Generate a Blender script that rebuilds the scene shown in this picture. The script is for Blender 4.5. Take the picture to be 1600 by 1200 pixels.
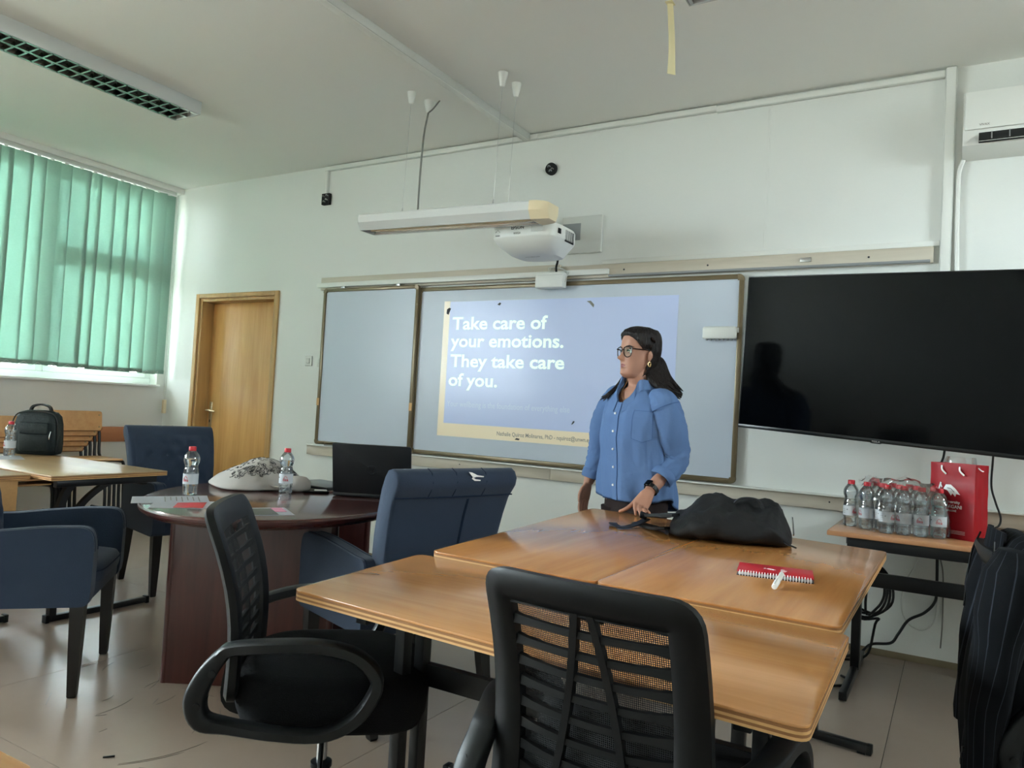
import bpy, bmesh, math, random
from math import sin, cos, pi, radians, sqrt, atan2
from mathutils import Vector, Matrix, Euler
random.seed(7)
SC = bpy.context.scene
COL = SC.collection
for _o in list(bpy.data.objects):
    bpy.data.objects.remove(_o)

# ------------------------------------------------------------------ camera
EYE = 1.210
YAW, PITCH, ROLL, FPX = 0.534228, 0.0343515, 0.0553468, 1179.66
_f = Vector((-sin(YAW)*cos(PITCH), cos(YAW)*cos(PITCH), sin(PITCH)))
_r = Vector((cos(YAW), sin(YAW), 0))
_u = _r.cross(_f)
_R = cos(ROLL)*_r + sin(ROLL)*_u
_U = -sin(ROLL)*_r + cos(ROLL)*_u
cam = bpy.data.cameras.new('camera')
cam.sensor_width = 36.0
cam.lens = FPX*36.0/1600.0
cam.clip_start = 0.02
camo = bpy.data.objects.new('camera', cam)
COL.objects.link(camo)
camo.matrix_world = Matrix(((_R.x, _U.x, -_f.x, 0), (_R.y, _U.y, -_f.y, 0), (_R.z, _U.z, -_f.z, EYE), (0, 0, 0, 1)))
SC.camera = camo

# ------------------------------------------------------------------ light
WORLD_STRENGTH = 46.0
w = bpy.data.worlds.new('sky')
SC.world = w
w.use_nodes = True
_n = w.node_tree.nodes
_bg = _n['Background']
_bg.inputs[0].default_value = (0.84, 0.93, 1.0, 1)
_bg.inputs[1].default_value = WORLD_STRENGTH
SC.view_settings.view_transform = 'Standard'
SC.view_settings.look = 'None'
SC.view_settings.gamma = 1.0
SC.view_settings.use_curve_mapping = False
SC.view_settings.exposure = 0.62
SC.cycles.max_bounces = 10
SC.cycles.diffuse_bounces = 5
SC.cycles.glossy_bounces = 4
SC.cycles.transmission_bounces = 8
SC.cycles.transparent_max_bounces = 24
SC.cycles.caustics_reflective = False
SC.cycles.caustics_refractive = False
SC.cycles.sample_clamp_indirect = 6.0

H = 3.17          # ceiling
D = 4.587         # front wall
XL = -6.62        # window wall
XR = 2.6
YB = -3.2

def portal(y0, y1, z0, z1, x, face):
    L = bpy.data.lights.new('window_portal', 'AREA')
    L.shape = 'RECTANGLE'
    L.size = z1-z0
    L.size_y = y1-y0
    L.cycles.is_portal = True
    o = bpy.data.objects.new('window_portal', L)
    COL.objects.link(o)
    o.location = (x, (y0+y1)/2, (z0+z1)/2)
    o.rotation_euler = (0, -face*pi/2, 0)
    return o
portal(1.2, 4.5, 1.26, 3.11, XL-0.26, 1)
portal(-3.0, 1.0, 1.26, 3.11, XL-0.26, 1)
portal(2.5, 3.5, 2.0, 2.95, XR+0.26, -1)  # portal of the added right-hand window
# sun, coming over the eaves onto the lower part of the blinds
_s = bpy.data.lights.new('sun', 'SUN')
_s.energy = 42.0
_s.angle = radians(0.6)
_s.color = (1.0, 0.95, 0.86)
_so = bpy.data.objects.new('sun', _s)
COL.objects.link(_so)
_so.rotation_euler = Vector((0.62, 0.16, -0.95)).to_track_quat('-Z', 'Y').to_euler()

# ------------------------------------------------------------------ materials
def lin(c):
    c = c/255.0
    return c/12.92 if c <= 0.04045 else ((c+0.055)/1.055)**2.4
def rgb(r, g, b):
    return (lin(r), lin(g), lin(b), 1.0)
def mat(name, col, rough=0.5, metal=0.0, spec=0.5, noise=0.0, nscale=8.0, bump=0.0, bscale=60.0, coat=0.0,
        stretch=(1, 1, 1), trans=0.0, ior=1.45, sheen=0.0, alpha=1.0, emit=None, estr=0.0, coat_rough=0.05):
    m = bpy.data.materials.new(name)
    m.use_nodes = True
    nt = m.node_tree
    p = nt.nodes['Principled BSDF']
    p.inputs['Base Color'].default_value = col
    p.inputs['Roughness'].default_value = rough
    p.inputs['Metallic'].default_value = metal
    p.inputs['Specular IOR Level'].default_value = spec
    p.inputs['IOR'].default_value = ior
    p.inputs['Coat Weight'].default_value = coat
    p.inputs['Coat Roughness'].default_value = coat_rough
    p.inputs['Transmission Weight'].default_value = trans
    p.inputs['Sheen Weight'].default_value = sheen
    p.inputs['Alpha'].default_value = alpha
    if emit:
        p.inputs['Emission Color'].default_value = emit
        p.inputs['Emission Strength'].default_value = estr
    if noise or bump:
        tc = nt.nodes.new('ShaderNodeTexCoord')
        mp = nt.nodes.new('ShaderNodeMapping')
        mp.inputs['Scale'].default_value = stretch
        nt.links.new(tc.outputs['Object'], mp.inputs['Vector'])
    if noise:
        nz = nt.nodes.new('ShaderNodeTexNoise')
        nz.inputs['Scale'].default_value = nscale
        nz.inputs['Detail'].default_value = 5
        nt.links.new(mp.outputs[0], nz.inputs['Vector'])
        mx = nt.nodes.new('ShaderNodeMix')
        mx.data_type = 'RGBA'
        mx.inputs[6].default_value = tuple(max(0, c*(1-noise)) for c in col[:3])+(1,)
        mx.inputs[7].default_value = tuple(min(1, c*(1+noise)) for c in col[:3])+(1,)
        nt.links.new(nz.outputs['Fac'], mx.inputs[0])
        nt.links.new(mx.outputs[2], p.inputs['Base Color'])
    if bump:
        bz = nt.nodes.new('ShaderNodeTexNoise')
        bz.inputs['Scale'].default_value = bscale
        bz.inputs['Detail'].default_value = 4
        nt.links.new(mp.outputs[0], bz.inputs['Vector'])
        b = nt.nodes.new('ShaderNodeBump')
        b.inputs['Strength'].default_value = bump
        b.inputs['Distance'].default_value = 0.01
        nt.links.new(bz.outputs['Fac'], b.inputs['Height'])
        nt.links.new(b.outputs[0], p.inputs['Normal'])
    return m

def wood(name, c1, c2, axis=1, scale=3.0, rough=0.35, coat=0.0, coat_rough=0.1, bands=1.0, spec=0.5):
    """grain running along the given local axis"""
    m = mat(name, c1, rough, coat=coat, coat_rough=coat_rough, spec=spec)
    nt = m.node_tree
    p = nt.nodes['Principled BSDF']
    tc = nt.nodes.new('ShaderNodeTexCoord')
    mp = nt.nodes.new('ShaderNodeMapping')
    s = [scale*7, scale*7, scale*7]
    s[axis] = scale*0.5
    mp.inputs['Scale'].default_value = s
    nt.links.new(tc.outputs['Object'], mp.inputs['Vector'])
    nz = nt.nodes.new('ShaderNodeTexNoise')
    nz.inputs['Scale'].default_value = 1.0
    nz.inputs['Detail'].default_value = 8
    nz.inputs['Roughness'].default_value = 0.62
    nz.inputs['Distortion'].default_value = 0.6
    nt.links.new(mp.outputs[0], nz.inputs['Vector'])
    rp = nt.nodes.new('ShaderNodeValToRGB')
    rp.color_ramp.elements[0].position = 0.32
    rp.color_ramp.elements[0].color = c2
    rp.color_ramp.elements[1].position = 0.68
    rp.color_ramp.elements[1].color = c1
    nt.links.new(nz.outputs['Fac'], rp.inputs[0])
    nt.links.new(rp.outputs[0], p.inputs['Base Color'])
    return m

M = {}
M['wall'] = mat('wall_paint', rgb(223, 224, 219), 0.55, noise=0.015, nscale=1.5, bump=0.12, bscale=25)
M['wall_low'] = mat('wall_paint_low', rgb(222, 220, 215), 0.5, noise=0.02, nscale=1.5, bump=0.1, bscale=25)
M['ceiling'] = mat('ceiling_paint', rgb(234, 233, 228), 0.6, noise=0.012, nscale=1.2, bump=0.05, bscale=12)
M['white'] = mat('white_plastic', rgb(226, 226, 220), 0.35)
M['white2'] = mat('aged_white_plastic', rgb(205, 206, 200), 0.4)
M['offwhite'] = mat('cream_plastic', rgb(226, 208, 172), 0.4)
M['pvc'] = mat('white_window_profile', rgb(235, 236, 234), 0.3)
M['black'] = mat('black_plastic', rgb(9, 10, 11), 0.45, spec=0.28, noise=0.1, nscale=30)
M['black_grey'] = mat('worn_black_plastic', rgb(18, 20, 22), 0.45, spec=0.35, noise=0.15, nscale=20)
M['blackmetal'] = mat('black_painted_steel', rgb(18, 19, 21), 0.35, bump=0.05, bscale=80)
M['seatfab'] = mat('black_fabric', rgb(13, 14, 16), 0.9, spec=0.2, bump=0.4, bscale=350)
M['chrome'] = mat('chrome', (0.62, 0.62, 0.62, 1), 0.15, 1.0)
M['alu'] = mat('brushed_aluminium', (0.55, 0.55, 0.54, 1), 0.3, 1.0)
M['mirror'] = mat('lamp_reflector', (0.5, 0.5, 0.5, 1), 0.12, 1.0)
M['lamp'] = mat('lamp_enamel', rgb(205, 206, 203), 0.25, spec=0.6)
M['grey'] = mat('grey_plastic', rgb(140, 142, 142), 0.4)
M['door'] = wood('door_veneer', rgb(206, 160, 100), rgb(186, 138, 78), 2, 2.2, 0.4)
M['doorframe'] = wood('door_frame_veneer', rgb(190, 152, 98), rgb(168, 130, 80), 2, 2.2, 0.45)
M['tabley'] = wood('beech_table_top', rgb(188, 130, 76), rgb(166, 109, 59), 1, 1.6, 0.2, coat=0.35, coat_rough=0.14)
M['tablex'] = wood('beech_table_top_across', rgb(192, 137, 86), rgb(168, 114, 64), 0, 1.6, 0.2, coat=0.35, coat_rough=0.14)
M['tabledull'] = wood('worn_table_top', rgb(176, 144, 104), rgb(158, 124, 86), 0, 1.6, 0.34, coat=0.1, coat_rough=0.3)
M['ply1'] = mat('plywood_layer_light', rgb(203, 158, 104), 0.5, noise=0.1, nscale=60)
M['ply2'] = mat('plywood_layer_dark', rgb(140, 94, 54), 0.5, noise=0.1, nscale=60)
M['chairply'] = wood('chair_plywood', rgb(214, 168, 118), rgb(196, 146, 96), 1, 2.0, 0.3)
M['railwood'] = wood('pale_ash_board', rgb(205, 196, 180), rgb(186, 176, 159), 0, 2.5, 0.45)
M['redrail'] = wood('reddish_wall_rail', rgb(190, 128, 92), rgb(172, 112, 78), 1, 2.0, 0.4)
M['mahog'] = wood('mahogany_laminate', rgb(74, 34, 30), rgb(54, 23, 21), 2, 2.5, 0.3, coat=0.2)
M['mahogtop'] = wood('mahogany_table_top', rgb(80, 42, 38), rgb(62, 30, 28), 1, 1.5, 0.18, coat=0.5, coat_rough=0.1, spec=0.6)
M['legwood'] = mat('dark_stained_leg', rgb(30, 27, 26), 0.4)
M['velvet'] = mat('blue_velour', rgb(45, 56, 74), 0.85, spec=0.2, sheen=0.12, noise=0.12, nscale=7, bump=0.15, bscale=240)
M['velvet_d'] = mat('blue_seam', rgb(30, 42, 62), 0.85, spec=0.2)
M['tvscreen'] = mat('television_glass', rgb(4, 5, 6), 0.09, spec=0.12)
M['tvframe'] = mat('television_bezel', rgb(12, 12, 13), 0.3)
M['board'] = mat('enamel_board', rgb(196, 204, 216), 0.26, noise=0.02, nscale=2.5, spec=0.35)
M['boardframe'] = mat('bronze_board_frame', rgb(112, 98, 74), 0.35, 0.3)
M['paper'] = mat('paper', rgb(222, 224, 230), 0.6)
M['red'] = mat('red_card', rgb(186, 26, 40), 0.35, spec=0.4)
M['redcap'] = mat('red_cap', rgb(190, 30, 44), 0.35)
M['brandred'] = mat('label_red_ink', rgb(196, 40, 66), 0.5)
M['ink'] = mat('dark_ink', rgb(48, 50, 54), 0.6)
M['inkg'] = mat('grey_ink', rgb(140, 138, 130), 0.6)
M['whiteink'] = mat('white_ink', rgb(236, 234, 234), 0.5)
M['skin'] = mat('skin', rgb(172, 126, 106), 0.5, spec=0.35, noise=0.05, nscale=25)
M['lips'] = mat('lips', rgb(138, 78, 74), 0.45)
M['hair'] = mat('dark_brown_hair', rgb(27, 20, 19), 0.5, spec=0.3, noise=0.35, nscale=30, bump=0.8, bscale=40, stretch=(3, 3, 0.4))
M['shirt'] = mat('light_blue_cotton', rgb(92, 118, 160), 0.85, spec=0.15, noise=0.08, nscale=6, bump=0.6, bscale=14)
M['shirtd'] = mat('light_blue_seam', rgb(76, 102, 146), 0.85, spec=0.15)
M['trouser'] = mat('dark_trousers', rgb(44, 34, 34), 0.85, spec=0.2)
M['gold'] = mat('gold', (0.85, 0.6, 0.3, 1), 0.25, 1.0)
M['canvas'] = mat('cream_canvas', rgb(176, 171, 166), 0.9, spec=0.1, noise=0.05, nscale=8, bump=0.5, bscale=10)
M['bagblack'] = mat('black_nylon', rgb(25, 25, 27), 0.6, spec=0.3, noise=0.12, nscale=12, bump=0.6, bscale=18)
M['bagdark'] = mat('dark_nylon_trim', rgb(18, 18, 20), 0.5)
M['baggreen'] = mat('dark_green_nylon', rgb(33, 42, 44), 0.6, spec=0.35, noise=0.12, nscale=20, bump=0.3, bscale=60)
M['laptop'] = mat('laptop_black', rgb(30, 31, 34), 0.4, noise=0.1, nscale=50)
M['laptopg'] = mat('laptop_grey', rgb(120, 122, 124), 0.35, 0.5)
M['tape'] = mat('masking_tape', rgb(228, 216, 172), 0.6)
M['hole'] = mat('dark_hole', rgb(22, 22, 22), 0.8)
M['brass'] = mat('brass_handle', (0.45, 0.36, 0.22, 1), 0.35, 1.0)
M['cablew'] = mat('white_cable', rgb(206, 206, 200), 0.5)
M['cableg'] = mat('grey_cable', rgb(120, 120, 114), 0.5)
M['eye'] = mat('eye_white', rgb(220, 214, 208), 0.2)
M['iris'] = mat('iris', rgb(38, 26, 20), 0.2)
M['slideblue'] = mat('slide_blue', rgb(184, 196, 226), 0.2, emit=rgb(130, 146, 196), estr=0.12, noise=0.03, nscale=3)  # slide materials glow faintly in place of projected light
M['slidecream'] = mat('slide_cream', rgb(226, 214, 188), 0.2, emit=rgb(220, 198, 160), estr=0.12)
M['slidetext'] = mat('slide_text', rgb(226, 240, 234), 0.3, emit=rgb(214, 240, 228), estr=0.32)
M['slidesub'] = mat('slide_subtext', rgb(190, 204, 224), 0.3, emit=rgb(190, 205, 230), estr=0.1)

def glassy(name, tint, fac=0.12, rough=0.02, slope=0.75):
    """thin clear film or pane: mostly see-through with a fresnel gloss"""
    m = bpy.data.materials.new(name)
    m.use_nodes = True
    nt = m.node_tree
    nt.nodes.clear()
    out = nt.nodes.new('ShaderNodeOutputMaterial')
    tr = nt.nodes.new('ShaderNodeBsdfTransparent')
    tr.inputs[0].default_value = tint
    gl = nt.nodes.new('ShaderNodeBsdfGlossy')
    gl.inputs['Roughness'].default_value = rough
    gl.inputs[0].default_value = (1, 1, 1, 1)
    lw = nt.nodes.new('ShaderNodeLayerWeight')
    lw.inputs[0].default_value = 0.35
    mt = nt.nodes.new('ShaderNodeMath')
    mt.operation = 'MULTIPLY_ADD'
    mt.inputs[1].default_value = slope
    mt.inputs[2].default_value = fac
    nt.links.new(lw.outputs['Fresnel'], mt.inputs[0])
    mx = nt.nodes.new('ShaderNodeMixShader')
    nt.links.new(mt.outputs[0], mx.inputs[0])
    nt.links.new(tr.outputs[0], mx.inputs[1])
    nt.links.new(gl.outputs[0], mx.inputs[2])
    nt.links.new(mx.outputs[0], out.inputs[0])
    return m
M['pane'] = glassy('window_glass', (0.95, 0.98, 0.97, 1), 0.03)
M['bottle'] = glassy('clear_bottle_plastic', (0.93, 0.96, 0.98, 1), 0.10, 0.06)
M['film'] = glassy('clear_shrink_film', (0.97, 0.97, 0.97, 1), 0.07, 0.12)
M['water'] = mat('water', (0.97, 0.99, 1, 1), 0.0, trans=1.0, ior=1.33)
M['lens'] = glassy('spectacle_lens', (0.97, 0.97, 0.98, 1), 0.01, 0.02, 0.18)
M['label'] = mat('bottle_label', rgb(226, 230, 236), 0.4, alpha=0.82)

def blind_material():
    m = bpy.data.materials.new('green_blind_fabric')
    m.use_nodes = True
    nt = m.node_tree
    nt.nodes.clear()
    out = nt.nodes.new('ShaderNodeOutputMaterial')
    
    tc = nt.nodes.new('ShaderNodeTexCoord')
    nz = nt.nodes.new('ShaderNodeTexNoise')
    nz.inputs['Scale'].default_value = 60
    nt.links.new(tc.outputs['Object'], nz.inputs['Vector'])
    mc = nt.nodes.new('ShaderNodeMix')
    mc.data_type = 'RGBA'
    mc.inputs[6].default_value = (0.295, 0.41, 0.35, 1)
    mc.inputs[7].default_value = (0.335, 0.445, 0.385, 1)
    nt.links.new(nz.outputs['Fac'], mc.inputs[0])
    df = nt.nodes.new('ShaderNodeBsdfDiffuse')
    tl = nt.nodes.new('ShaderNodeBsdfTranslucent')
    tp = nt.nodes.new('ShaderNodeBsdfTransparent')
    tp.inputs[0].default_value = (0.6, 0.85, 0.74, 1)
    nt.links.new(mc.outputs[2], df.inputs[0])
    nt.links.new(mc.outputs[2], tl.inputs[0])
    m1 = nt.nodes.new('ShaderNodeMixShader')
    m1.inputs[0].default_value = 0.28
    nt.links.new(df.outputs[0], m1.inputs[1])
    nt.links.new(tl.outputs[0], m1.inputs[2])
    m2 = nt.nodes.new('ShaderNodeMixShader')
    m2.inputs[0].default_value = 0.07
    nt.links.new(m1.outputs[0], m2.inputs[1])
    nt.links.new(tp.outputs[0], m2.inputs[2])
    nt.links.new(m2.outputs[0], out.inputs[0])
    return m
M['blind'] = blind_material()

def mesh_fabric():
    """woven net: solid threads with real see-through holes"""
    m = bpy.data.materials.new('black_net_fabric')
    m.use_nodes = True
    nt = m.node_tree
    p = nt.nodes['Principled BSDF']
    p.inputs['Base Color'].default_value = rgb(20, 21, 23)
    p.inputs['Roughness'].default_value = 0.7
    out = nt.nodes['Material Output']
    tc = nt.nodes.new('ShaderNodeTexCoord')
    sp = nt.nodes.new('ShaderNodeSeparateXYZ')
    nt.links.new(tc.outputs['Object'], sp.inputs[0])
    def mth(op, a, b=None):
        n = nt.nodes.new('ShaderNodeMath')
        n.operation = op
        for i, v in enumerate((a, b)):
            if v is None:
                continue
            if isinstance(v, (int, float)):
                n.inputs[i].default_value = v
            else:
                nt.links.new(v, n.inputs[i])
        return n.outputs[0]
    k = 2*pi/0.0074
    a = mth('MULTIPLY', mth('ADD', sp.outputs['X'], sp.outputs['Z']), k)
    b = mth('MULTIPLY', mth('SUBTRACT', sp.outputs['X'], sp.outputs['Z']), k)
    s = mth('MULTIPLY', mth('SINE', a), mth('SINE', b))
    hole = mth('GREATER_THAN', s, 0.12)
    tp = nt.nodes.new('ShaderNodeBsdfTransparent')
    mx = nt.nodes.new('ShaderNodeMixShader')
    nt.links.new(hole, mx.inputs[0])
    nt.links.new(p.outputs[0], mx.inputs[1])
    nt.links.new(tp.outputs[0], mx.inputs[2])
    nt.links.new(mx.outputs[0], out.inputs['Surface'])
    return m
M['net'] = mesh_fabric()

def pinstripe():
    m = mat('pinstripe_wool', rgb(15, 16, 19), 0.9, spec=0.12)
    nt = m.node_tree
    p = nt.nodes['Principled BSDF']
    uv = nt.nodes.new('ShaderNodeUVMap')
    sp = nt.nodes.new('ShaderNodeSeparateXYZ')
    nt.links.new(uv.outputs[0], sp.inputs[0])
    fr = nt.nodes.new('ShaderNodeMath')
    fr.operation = 'FRACT'
    nt.links.new(sp.outputs[0], fr.inputs[0])
    gt = nt.nodes.new('ShaderNodeMath')
    gt.operation = 'LESS_THAN'
    gt.inputs[1].default_value = 0.075
    nt.links.new(fr.outputs[0], gt.inputs[0])
    mx = nt.nodes.new('ShaderNodeMix')
    mx.data_type = 'RGBA'
    mx.inputs[6].default_value = rgb(14, 15, 18)
    mx.inputs[7].default_value = rgb(42, 45, 52)
    nt.links.new(gt.outputs[0], mx.inputs[0])
    nt.links.new(mx.outputs[2], p.inputs['Base Color'])
    return m
M['pinstripe'] = pinstripe()

def floor_mat():
    m = mat('beige_linoleum', rgb(168, 152, 138), 0.22, spec=0.5)
    nt = m.node_tree
    p = nt.nodes['Principled BSDF']
    tc = nt.nodes.new('ShaderNodeTexCoord')
    n1 = nt.nodes.new('ShaderNodeTexNoise')
    n1.inputs['Scale'].default_value = 1.1
    n1.inputs['Detail'].default_value = 9
    n1.inputs['Roughness'].default_value = 0.7
    nt.links.new(tc.outputs['Object'], n1.inputs['Vector'])
    rp = nt.nodes.new('ShaderNodeValToRGB')
    rp.color_ramp.elements[0].position = 0.3
    rp.color_ramp.elements[0].color = rgb(150, 134, 121)
    rp.color_ramp.elements[1].position = 0.7
    rp.color_ramp.elements[1].color = rgb(158, 142, 129)
    nt.links.new(n1.outputs['Fac'], rp.inputs[0])
    nt.links.new(rp.outputs[0], p.inputs['Base Color'])
    n2 = nt.nodes.new('ShaderNodeTexNoise')
    n2.inputs['Scale'].default_value = 9
    n2.inputs['Detail'].default_value = 8
    nt.links.new(tc.outputs['Object'], n2.inputs['Vector'])
    r2 = nt.nodes.new('ShaderNodeMapRange')
    r2.inputs['To Min'].default_value = 0.25
    r2.inputs['To Max'].default_value = 0.28
    nt.links.new(n2.outputs['Fac'], r2.inputs[0])
    nt.links.new(r2.outputs[0], p.inputs['Roughness'])
    b = nt.nodes.new('ShaderNodeBump')
    b.inputs['Strength'].default_value = 0.03
    b.inputs['Distance'].default_value = 0.01
    nt.links.new(n2.outputs['Fac'], b.inputs['Height'])
    nt.links.new(b.outputs[0], p.inputs['Normal'])
    return m
M['floor'] = floor_mat()

# ------------------------------------------------------------------ mesh helpers
class MB:
    def __init__(self):
        self.bm = bmesh.new()
    def box(self, c, s, bevel=0.0, seg=2, rot=None):
        b = bmesh.new()
        bmesh.ops.create_cube(b, size=1.0, matrix=Matrix.Diagonal((s[0], s[1], s[2], 1)))
        if bevel > 0:
            bmesh.ops.bevel(b, geom=list(b.edges), offset=min(bevel, min(s)*0.49), segments=seg, affect='EDGES', profile=0.5)
        mt = Matrix.Translation(c)
        if rot is not None:
            mt = mt @ (rot.to_4x4() if not isinstance(rot, tuple) else Euler(rot).to_matrix().to_4x4())
        b.transform(mt)
        self._merge(b)
        return self
    def _merge(self, b):
        me = bpy.data.meshes.new('tmp')
        b.to_mesh(me)
        b.free()
        self.bm.from_mesh(me)
        bpy.data.meshes.remove(me)
    def faces(self, vs, fs):
        bv = [self.bm.verts.new(v) for v in vs]
        for f in fs:
            try:
                self.bm.faces.new([bv[i] for i in f])
            except ValueError:
                pass
        return bv
    def loft(self, rings, cap=True, closed=True, loop=False):
        n = len(rings[0])
        vs = [[self.bm.verts.new(p) for p in r] for r in rings]
        m = len(rings)
        for i in range(m if loop else m-1):
            a, b = vs[i], vs[(i+1) % m]
            for j in range(n if closed else n-1):
                k = (j+1) % n
                try:
                    self.bm.faces.new((a[j], a[k], b[k], b[j]))
                except ValueError:
                    pass
        if cap and closed and not loop:
            try:
                self.bm.faces.new(list(reversed(vs[0])))
                self.bm.faces.new(vs[-1])
            except ValueError:
                pass
        return self
    def tube(self, pts, r, n=8, smooth=0, loop=False, sect=None, up=None):
        """sweep a round (or given 2-D) section along points"""
        P = [Vector(p) for p in pts]
        R = r if isinstance(r, (list, tuple)) else [r]*len(P)
        if smooth:
            Q, S = [], []
            m = len(P)
            last = m if loop else m-1
            for i in range(last):
                p0 = P[(i-1) % m] if (loop or i > 0) else P[i]
                p1, p2 = P[i], P[(i+1) % m]
                p3 = P[(i+2) % m] if (loop or i+2 < m) else p2
                for k in range(smooth):
                    t = k/smooth
                    Q.append(0.5*((2*p1)+(p2-p0)*t+(2*p0-5*p1+4*p2-p3)*t*t+(3*p1-p0-3*p2+p3)*t**3))
                    S.append(R[i]*(1-t)+R[(i+1) % m]*t)
            if not loop:
                Q.append(P[-1])
                S.append(R[-1])
            P, R = Q, S
        m = len(P)
        T = []
        for i in range(m):
            if loop:
                t = P[(i+1) % m]-P[i-1]
            else:
                t = P[min(i+1, m-1)]-P[max(i-1, 0)]
            T.append(t.normalized() if t.length > 1e-9 else Vector((0, 0, 1)))
        if up is None:
            u = Vector((0, 0, 1)) if abs(T[0].z) < 0.9 else Vector((1, 0, 0))
        else:
            u = Vector(up)
        rings = []
        for i in range(m):
            t = T[i]
            if up is not None:
                u = Vector(up)
            u = (u-t*u.dot(t))
            u = u.normalized() if u.length > 1e-6 else t.orthogonal().normalized()
            v = t.cross(u)
            if sect:
                rings.append([P[i]+(u*a+v*b)*R[i] for a, b in sect])
            else:
                rings.append([P[i]+(u*cos(2*pi*k/n)+v*sin(2*pi*k/n))*R[i] for k in range(n)])
        return self.loft(rings, loop=loop)
    def lathe(self, prof, c=(0, 0, 0), n=24, cap=True):
        rings = [[(c[0]+r*cos(2*pi*k/n), c[1]+r*sin(2*pi*k/n), c[2]+z) for k in range(n)] for r, z in prof]
        return self.loft(rings, cap=cap)
    def cyl(self, p0, p1, r0, r1=None, n=16):
        return self.tube([p0, p1], [r0, r0 if r1 is None else r1], n)
    def prism(self, poly, z0, z1, bevel=0.0, seg=2, mtx=None):
        """polygon in local xy pushed from z0 to z1"""
        b = bmesh.new()
        lo = [b.verts.new((x, y, z0)) for x, y in poly]
        hi = [b.verts.new((x, y, z1)) for x, y in poly]
        n = len(poly)
        b.faces.new(list(reversed(lo)))
        b.faces.new(hi)
        for i in range(n):
            b.faces.new((lo[i], lo[(i+1) % n], hi[(i+1) % n], hi[i]))
        bmesh.ops.recalc_face_normals(b, faces=b.faces)
        if bevel > 0:
            ed = [e for e in b.edges if abs(e.verts[0].co.z-e.verts[1].co.z) < 1e-9]
            bmesh.ops.bevel(b, geom=ed, offset=bevel, segments=seg, affect='EDGES', profile=0.5)
        if mtx is not None:
            b.transform(mtx)
        self._merge(b)
        return self
    def grid(self, fn, nu, nv):
        vs = [[self.bm.verts.new(fn(i/nu, j/nv)) for j in range(nv+1)] for i in range(nu+1)]
        for i in range(nu):
            for j in range(nv):
                self.bm.faces.new((vs[i][j], vs[i+1][j], vs[i+1][j+1], vs[i][j+1]))
        return self
    def uvs(self, fn):
        ly = self.bm.loops.layers.uv.new('UVMap')
        for f in self.bm.faces:
            for l in f.loops:
                l[ly].uv = fn(l.vert.co)
        return self
    def move(self, mtx):
        self.bm.transform(mtx)
        return self
    def obj(self, name, material, parent=None, ang=40, recalc=True, smooth=True):
        if recalc:
            bmesh.ops.recalc_face_normals(self.bm, faces=self.bm.faces)
        me = bpy.data.meshes.new(name)
        self.bm.to_mesh(me)
        self.bm.free()
        if smooth:
            for p in me.polygons:
                p.use_smooth = True
            me.set_sharp_from_angle(angle=radians(ang))
        if material is not None:
            me.materials.append(material)
        o = bpy.data.objects.new(name, me)
        COL.objects.link(o)
        if parent is not None:
            o.parent = parent
        return o

def tag(o, label=None, cat=None, group=None, kind=None):
    if label: o['label'] = label
    if cat: o['category'] = cat
    if group: o['group'] = group
    if kind: o['kind'] = kind
    return o
def thing(name, label, cat, loc=(0, 0, 0), rz=0.0, group=None):
    o = bpy.data.objects.new(name, None)
    o.empty_display_size = 0.1
    COL.objects.link(o)
    o.location = loc
    o.rotation_euler = (0, 0, rz)
    return tag(o, label, cat, group)
def struct(o):
    o['kind'] = 'structure'
    return o
def dup(root, loc, rz, label, group=None):
    def cp(o, parent):
        c = o.copy()
        COL.objects.link(c)
        if parent is not None:
            c.parent = parent
        for ch in kids.get(o.name, []):
            cp(ch, c)
        return c
    kids = {}
    for o in bpy.data.objects:
        if o.parent is not None:
            kids.setdefault(o.parent.name, []).append(o)
    r = cp(root, None)
    r.location = loc
    r.rotation_euler = (0, 0, rz)
    r['label'] = label
    if group:
        r['group'] = group
    return r
def rounded(poly, r, n=4):
    """round the corners of a 2-D polygon"""
    out = []
    m = len(poly)
    for i in range(m):
        p0, p1, p2 = Vector(poly[i-1]), Vector(poly[i]), Vector(poly[(i+1) % m])
        a = p1+(p0-p1).normalized()*min(r, (p0-p1).length*0.45)
        b = p1+(p2-p1).normalized()*min(r, (p2-p1).length*0.45)
        for k in range(n+1):
            t = k/n
            q = a*(1-t)**2+p1*2*t*(1-t)+b*t*t
            out.append((q.x, q.y))
    return out
def rrect(w, h, r, n=4):
    return rounded([(-w/2, -h/2), (w/2, -h/2), (w/2, h/2), (-w/2, h/2)], r, n)
def sellipse(a, b, e=2.5, n=32):
    out = []
    for k in range(n):
        t = 2*pi*k/n
        c, s = cos(t), sin(t)
        out.append((a*math.copysign(abs(c)**(2/e), c), b*math.copysign(abs(s)**(2/e), s)))
    return out
_dg = None
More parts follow.
